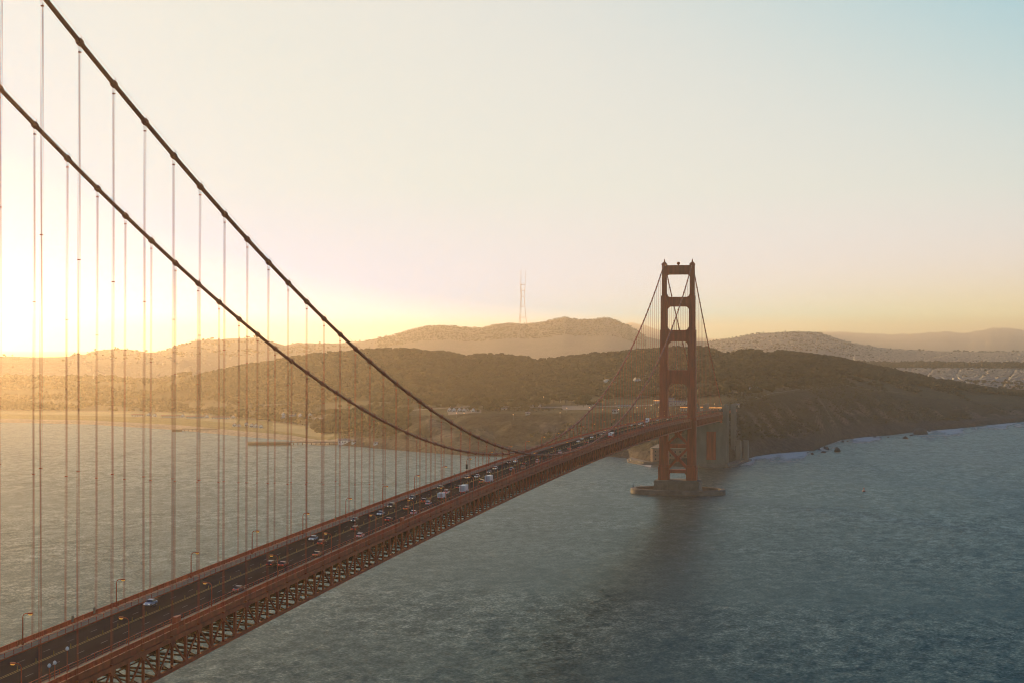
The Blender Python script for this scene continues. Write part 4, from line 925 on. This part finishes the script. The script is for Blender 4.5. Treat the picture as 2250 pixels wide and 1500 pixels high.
for px, py, wp, lab in ((585, 920, 30, 'low pale warehouse behind the beach station'), (700, 924, 18, 'low pale shed right of the pale halls'), (722, 926, 16, 'low grey shed farther right of the pale halls'), (718, 943, 16, 'flat shed on the lawn by the point')):
    hs('low_shed', lab, 'shed', px, py, wp, 4, 1.6, M['wallc'], M['roofg'], 16, 'width', 'low sheds near the point', 4)
for px, py, wp, h, lab in ((757, 974, 26, 9, 'white dock building with a flat awning at the foot of the pier'), (778, 975, 10, 6, 'small white dock shed right of the dock building'), (826, 975, 10, 4, 'small white gabled boathouse at the water right of the pier')):
    hs('dock_building', lab, 'building', px, py, wp, h*.75, h*.25, M['wallw'], M['roofg'], 12, 'width', None, 4)
for px, py, wp, h, r_, lab in ((1334, 849, 20, 12, 5, 'big white gabled house high on the wooded slope left of the tower'), (1352, 848, 10, 6, 3, 'small white house right of the big white gabled house'), (1386, 846, 12, 6, 3, 'left white house of the group beside the tower'), (1396, 846, 7, 11, 6, 'tall narrow white house of the group beside the tower'), (1404, 846, 7, 10, 5, 'right narrow white house of the group beside the tower'), (1418, 829, 12, 4, 2, 'pale house above the white group beside the tower'), (1446, 834, 12, 4, 2, 'pale house just left of the tower leg')):
    hs('hill_house', lab, 'house', px, py, wp, h, r_, M['wallw'], M['roofg'], 14, 'depth' if wp < 18 else 'depth', None, 3, .25, 3 if h > 9 else 1)
for px, py, wp, h, lab in ((1352, 905, 14, 5, 'pale gabled house beside the parking ground left of the tower'), (1370, 893, 26, 3, 'long low pale building on the town flat left of the tower'), (1300, 890, 22, 3, 'low building among the lit lamps left of the tower'), (1180, 893, 18, 3, 'low pale building among trees right of the white row'), (1090, 893, 14, 3.5, 'pale cottage right of the white row'), (1108, 899, 12, 2.6, 'low pale hut right of the white row'), (1140, 890, 16, 3, 'long grey hut under the trees'), (1160, 909, 10, 3, 'small pale hut on the bluff edge'), (1490, 889, 40, 9, 'pale visitor building between the tower legs'), (1475, 881, 14, 7, 'tall pale block between the tower legs'), (1040, 876, 12, 6, 'grey house among the dark trees above the white row'), (1655, 854, 26, 3, 'long pale shed on the bluff right of the tower'), (1620, 889, 10, 3, 'small pale hut above the pylon')):
    hs('town_building', lab, 'building', px, py, wp, h, 1.4, M['wallc'], M['roofg'], 12, 'width', None, 4)
# toll plaza canopies, their sunlit edges done as emission, and lit lamps
for px, py, wp, lab in ((1505, 899, 20, 'left lit toll canopy beyond the tower'), (1544, 899.5, 9, 'middle short lit toll canopy beyond the tower'), (1572, 900, 28, 'long lit toll canopy at the pylon')):
    x, y, z, R = hit(px, py+1, 2150, 2900); m_ = R/FPX; t = empty('toll_canopy', (x, y, z), lab, 'toll booth', None, face_cam(x, y)); a = wp*m_/2
    MB().box(-a, a, -3, 3, 4.4, 5.2).build('canopy_roof', M['roofg'], t); MB().box(-a, a, -3.12, -3.0, 4.35, 5.6).build('sun_glow_strip', M['canopy'], t)  # glowing strip paints in the sunlit canopy edge
    for i in range(4): xx = -a+2*a*(i+.5)/4; MB().box(xx-.3, xx+.3, -.3, .3, -1, 4.4).build('column', M['concrete'], t); MB().box(xx-1, xx+1, -2, 2, -.5, 2.6).build('booth', M['wallc'], t)
x, y, z, R = hit(1446, 884, 2200, 3000); t = empty('lit_pavilion', (x, y, z), 'small pavilion with a bright golden roof edge left of the tower leg', 'building', None, face_cam(x, y)); MB().box(-6, 6, -4, 4, -1, 3.5).build('wall', M['wallc'], t); MB().box(-6.5, 6.5, -4.6, 4.6, 3.5, 4.6).build('roof', M['canopy'], t)  # roof emission stands in for the sunlight it catches
LAMPS = [(1246,901,'lit lamp left of the parking ground'),(1296,898,'lit lamp at the left end of the town lights'),(1325,903,'lit lamp above the far cable'),(1360,906,'lit lamp beside the pale gabled house'),(1400,898,'bright twin lamp left of the near cable'),(1419,901,'brightest lamp right of the near cable'),(1244,876,'faint lamp below the wooded slope at the left of the town'),(1308,883,'lit lamp in the upper row of town lights, left'),(1325,885,'lit lamp in the upper row of town lights, middle'),(1352,888,'lit lamp in the upper row of town lights, right'),(1128,916,'single golden lamp on the bluff edge'),(1232,877,'lamp among trees left of the parking ground'),(1237,872,'upper lamp among trees left of the parking ground'),(1205,875,'left lamp of a pair among the trees'),(1195,874,'right lamp of a pair among the trees'),(1447,898,'lit lamp at the left tower leg'),(1431,893,'lit lamp left of the tower leg, higher'),(1538,898,'lit lamp right of the tower'),(1570,893,'lit lamp above the toll canopy'),(1634,856,'golden lamp on the bluff road right of the tower'),(1003,911,'left lamp over the paved lot'),(1020,911,'right lamp over the paved lot'),(1231,911,'lamp at the right end of the bluff path')]
lp0 = None
for px, py, lab in LAMPS:
    x, y, z, R = hit(px, py+6, 2050, 3400); 
    if lp0 is None:
        lp0 = empty('town_lamp', (0, 0, 0), '-', 'lamp'); MB().lathe([(.2, -1), (.12, 6.5)], 6).build('pole', M['metal'], lp0); MB().lathe([(.15, 6.4), (.42, 6.7), (.42, 7.2), (.1, 7.5)], 8).build('lamp_head', M['flood'], lp0); o = lp0
    else: o = copy_tree(lp0)
    o.location = (x, y, z); tag(o, lab, 'lamp', 'lit lamps in the town by the bridge')
# paved lot and lawns, lying on the hillside
def sheet(name, pxs, v0, v1, m, dz, n=24, k=6):
    px = np.linspace(*pxs, n); V = []
    for j in range(k):
        t = j/(k-1); lo_, _z = line_tables(px); v = v0+(v1-v0)*t; s_ = int(v); R = lo_[s_]*(1-(v-s_))+lo_[s_+1]*(v-s_); x, y, z, vv = ground_arr(px, R); V.append(np.stack([x, y, z+dz], 1))
    V = np.concatenate(V); ix = np.arange(n*k).reshape(k, n); F_ = np.stack([ix[:-1, :-1], ix[:-1, 1:], ix[1:, 1:], ix[1:, :-1]], -1).reshape(-1, 4); o = np_mesh(name, V, F_, m); o['kind'] = 'structure'; return o
sheet('parking_lot', (985, 1058), 2.99, 3.12, M['lot'], 1.2); sheet('parking_lot', (1235, 1300), 3.1, 3.3, M['lot'], 1.2)
sheet('lawn', (-200, 520), 2.55, 2.95, M['grassy'], .5, 60); sheet('lawn', (600, 735), 2.3, 2.9, M['grassy'], .5, 24)
sheet('road', (900, 1440), 3.22, 3.27, M['lot'], 1.0, 60); sheet('road', (1650, 1990), 3.06, 3.075, M['lot'], 1.2, 60)
# viaduct
vx = [ground(px, 3350) for px in (560, 820)]; p0 = Vector((vx[0][0], vx[0][1], zof(891, 3350))); p1 = Vector((vx[1][0], vx[1][1], zof(881, 3350))); d = p1-p0
t = empty('viaduct', (p0.x, p0.y, 0), 'long pale road viaduct on tall piers crossing the valley left of the wooded ridge', 'viaduct', None, math.atan2(d.y, d.x)); L_ = math.hypot(d.x, d.y)
q = MB(); q.bar((0, 0, p0.z), (L_, 0, p1.z), 14, 1.8); q.build('deck', M['concrete'], t)
for i in range(8):
    x = L_*(i+.5)/8; z = p0.z+(p1.z-p0.z)*(i+.5)/8; MB().box(x-1, x+1, -4, 4, 0, z-.9).build('column', M['concrete'], t)
MB().bar((0, -7.1, p0.z+1.4), (L_, -7.1, p1.z+1.4), .3, 1.0).build('parapet', M['concrete'], t)
# transmitter mast on the far hill
x, y, z, v = ground(1147, 9000); m_ = 9000/FPX; st = empty('transmitter_mast', (x, y, z), 'tall three-legged red and white transmitter mast on the far hilltop', 'mast', None, face_cam(x, y)+.35)
zb = zof(708, 9000)-z
prof = [(-6, 10.5), (0+zb, 10.0), (15*m_+zb, 8.0), (38*m_+zb, 6.0), (60*m_+zb, 4.4), (72*m_+zb, 5.6), (84*m_+zb, 7.0)]
def tri(h):
    w_ = np.interp(h, [p[0] for p in prof], [p[1] for p in prof])*m_; return [(w_*math.cos(t), w_*math.sin(t), h) for t in (math.pi*7/6, math.pi*11/6, math.pi/2)]
for k in range(3):
    MB().tube([tri(p[0])[k] for p in prof], 1.3, 6).build('leg', M['sutro'], st); b = tri(prof[-1][0])[k]; MB().tube([b, (b[0], b[1], b[2]+31*m_)], [.9, .7], 6).build('antenna', M['sutro'], st)
for h in (11*m_, 35*m_, 57*m_, 70*m_, 83*m_):
    c = tri(h+zb); q = MB()
    for k in range(3): q.bar(c[k], c[(k+1) % 3], 1.8, 2.6)
    q.build('crossbeam', M['sutro'], st)
# hospital blocks below the far hill
for px, py, wp, hp, lab in ((1180, 772, 12, 30, 'narrow pale tower block at the left of the hillside hospital'), (1205, 774, 36, 30, 'broad pale block of the hillside hospital'), (1240, 774, 28, 36, 'tallest pale block of the hillside hospital'), (1275, 772, 26, 18, 'low pale wing of the hillside hospital'), (1310, 776, 30, 10, 'long low pale building right of the hillside hospital')):
    x, y, z, v = ground(px, 8000); m_ = 8000/FPX; zb = zof(py+14, 8000); t = empty('tower_block', (x, y, z), lab, 'building', 'pale hospital blocks', face_cam(x, y)); a = wp*m_/2; h = zof(py-hp, 8000)-z
    MB().box(-a, a, -14, 14, -20, h).build('wall', M['pale'], t); MB().box(-a*.4, a*.4, -6, 6, h, h+6).build('roof_housing', M['pale'], t)
    for k in range(4): MB().box(-a+2, a-2, -14.2, -13.9, h*(.25+.18*k), h*(.25+.18*k)+3).build('window_band', M['glass'], t)
# city houses: the nearest as things, the rest as one mass
hw = MB().box(-4.5, 4.5, -7, 7, -4, 8.0); 
def city_house(first=[None]):
    if first[0] is None:
        t = empty('city_house', (0, 0, 0), '-', 'house'); MB().box(-4.6, 4.6, -7, 7, -4, 6.0).build('wall', M['wallw'], t); MB().prism([(-7, 6.0), (7, 6.0), (5.5, 7.4), (-5.5, 7.4)], -4.7, 4.7, 'x').build('roof', M['roofg'], t)
        first[0] = t; return t
    return copy_tree(first[0])
rr = np.random.default_rng(90); cnt = 0; big = []
def street_ok(px, R): return (px*1.0 - (R-4200)*.035) % 61 > 10 and (R-4080) % 135 > 20
cand = []
rowi = 0
for R in np.arange(4080, 5000, 27.0):
    rowi += 1
    for px in np.arange(1890, 2300, 9.6*3425/R): cand.append((px+(rowi % 2)*3, R))
near = []
for px, R in cand:
    x, y, z, v = ground(px, R)
    crest = np.interp(px, [p[0] for p in L4P], [p[1] for p in L4P]); py = HOR+(CAM[2]-z-8)*FPX/R
    if py < crest+1 and v > 6.03 and street_ok(px, R) and rr.uniform() < .9: near.append((py, px, R, x, y, z))
near.sort(reverse=True); pal = [mat('stucco_wall', (.42, .38, .32), .7), M['pale'], M['pale'], mat('tan_wall', (.24, .19, .14), .7), mat('peach_wall', (.36, .22, .15), .7), mat('blue_wall', (.24, .27, .29), .7)]
for i, (py, px, R, x, y, z) in enumerate(near[:280]):
    o = city_house(); o.location = (x, y, z); o.rotation_euler = (0, 0, face_cam(x, y)*0+.218); s_ = rr.uniform(.8, 1.15); o.scale = (1, 1, s_)
    tag(o, 'small pale flat-roofed house in the hazy rows of the far city at the right', 'house', 'far city houses in rows at the right')
    for ch in o.children:
        if ch.name.startswith('wall'): ch.material_slots[0].link = 'OBJECT'; ch.material_slots[0].material = pal[rr.integers(0, len(pal))]
def box_field(name, pts, label, m, seed):
    r = np.random.default_rng(seed); n = len(pts); pts = np.array(pts); wx = r.uniform(4.2, 5.6, n); wy = r.uniform(5, 8, n); h = r.uniform(3.5, 6.0, n); a = .218+r.normal(0, .02, n)+(r.uniform(size=n) < .15)*.5
    c = np.array([(-1,-1,0),(1,-1,0),(1,1,0),(-1,1,0),(-1,-1,1),(1,-1,1),(1,1,1),(-1,1,1)], float); X = c[None, :, 0]*wx[:, None]; Y = c[None, :, 1]*wy[:, None]
    V = np.stack([pts[:, 0, None]+X*np.cos(a)[:, None]-Y*np.sin(a)[:, None], pts[:, 1, None]+X*np.sin(a)[:, None]+Y*np.cos(a)[:, None], pts[:, 2, None]-4+c[None, :, 2]*(h+4)[:, None]], -1).reshape(-1, 3)
    f = np.array([(4,5,6,7),(0,1,5,4),(1,2,6,5),(2,3,7,6),(3,0,4,7)]); F_ = (f[None]+(np.arange(n)*8)[:, None, None]).reshape(-1, 4); o = np_mesh(name, V, F_, m); tag(o, label, 'city', kind='stuff')
rest = [(x, y, z) for _, px, R, x, y, z in near[280:]]
for R in np.arange(5000, 9000, 36.0):
    if 5180 < R < 5680: continue
    for px in np.arange(1880, 2330, 11*3425/R):
        if street_ok(px, R) and rr.uniform() < .85:
            x, y, z, v = ground(px, R)
            if 5.9 < v < 8.02: rest.append((x, y, z))
for px, R in zip(rr.uniform(1545, 1900, 700), rr.uniform(6600, 8300, 700)):
    x, y, z, v = ground(px, R)
    if v < 7.9 and rr.uniform() < .7: rest.append((x, y, z))
for px, R in zip(rr.uniform(-250, 780, 900), rr.uniform(4700, 7500, 900)):
    x, y, z, v = ground(px, R)
    if 5.2 < v < 8.0 and vnoise(np.array([px/40.]), np.array([R/200.]), 4)[0] > .35: rest.append((x, y, z))
box_field('distant_city', rest, 'pale distant houses covering the far city slopes', M['pale'], 91)
# single trees in front of the woods
def tree_proto(seed, m):
    t = empty('tree', (0, 0, 0), '-', 'tree'); MB().tube([(0, 0, -1.5), (.15, .1, 3), (.1, .2, 6.5)], [.55, .42, .25], 7).build('trunk', M['bark'], t)
    v, f = crown(seed, 3, 11); v = v*np.array([6.6, 6.6, 6.2])+np.array([0, 0, 8.2]); np_mesh('crown', v, f, m, t); return t
tps = [tree_proto(500+i, M['leafa'] if i % 2 else M['leafb']) for i in range(5)]; tu = set()
spots = [(x, 872+5*math.sin(x*.09)) for x in range(860, 1000, 11)]+[(x, 880+4*math.sin(x*.13)) for x in range(1000, 1100, 12)]+[(x, 884+6*math.sin(x*.05)) for x in range(1100, 1340, 13)]+[(x, 862+4*math.sin(x*.1)) for x in range(1550, 1700, 12)]+[(x, 935+9*math.sin(x*.08)) for x in range(745, 800, 8)]+[(x, 913) for x in range(690, 760, 9)]+[(x, 828) for x in range(1700, 1880, 14)]
for i, (px, py) in enumerate(spots):
    x, y, z, R = hit(px, py+5, 2050, 4500); k = i % 5
    if k in tu: o = copy_tree(tps[k])
    else: o = tps[k]; tu.add(k)
    s_ = random.uniform(.75, 1.35); o.location = (x, y, z); o.rotation_euler = (0, 0, random.uniform(0, 6)); o.scale = (s_*random.uniform(.9, 1.15), s_, s_)
    wh = 'on the left flank of the wooded bluff' if px < 860 else 'above the white gabled row' if px < 1000 else 'in the belt behind the town lamps' if px < 1345 else 'on the bluff right of the tower'
    tag(o, f'round-crowned tree {wh}', 'tree', f'trees {wh}')

# ------------------------------------------------------------------ haze
hz = bpy.data.materials.new('haze_air'); hz.use_nodes = True; t = hz.node_tree; t.nodes.clear(); out = t.nodes.new('ShaderNodeOutputMaterial'); pv = t.nodes.new('ShaderNodeVolumePrincipled')
pv.inputs['Color'].default_value = (1.0, .86, .68, 1); pv.inputs['Density'].default_value = HAZE_DENSITY; pv.inputs['Anisotropy'].default_value = HAZE_G
t.links.new(pv.outputs[0], out.inputs['Volume'])
haze = MB().box(-21500, 19500, -2000, 33500, -7, 605).build('haze', hz); tag(haze, kind='stuff')
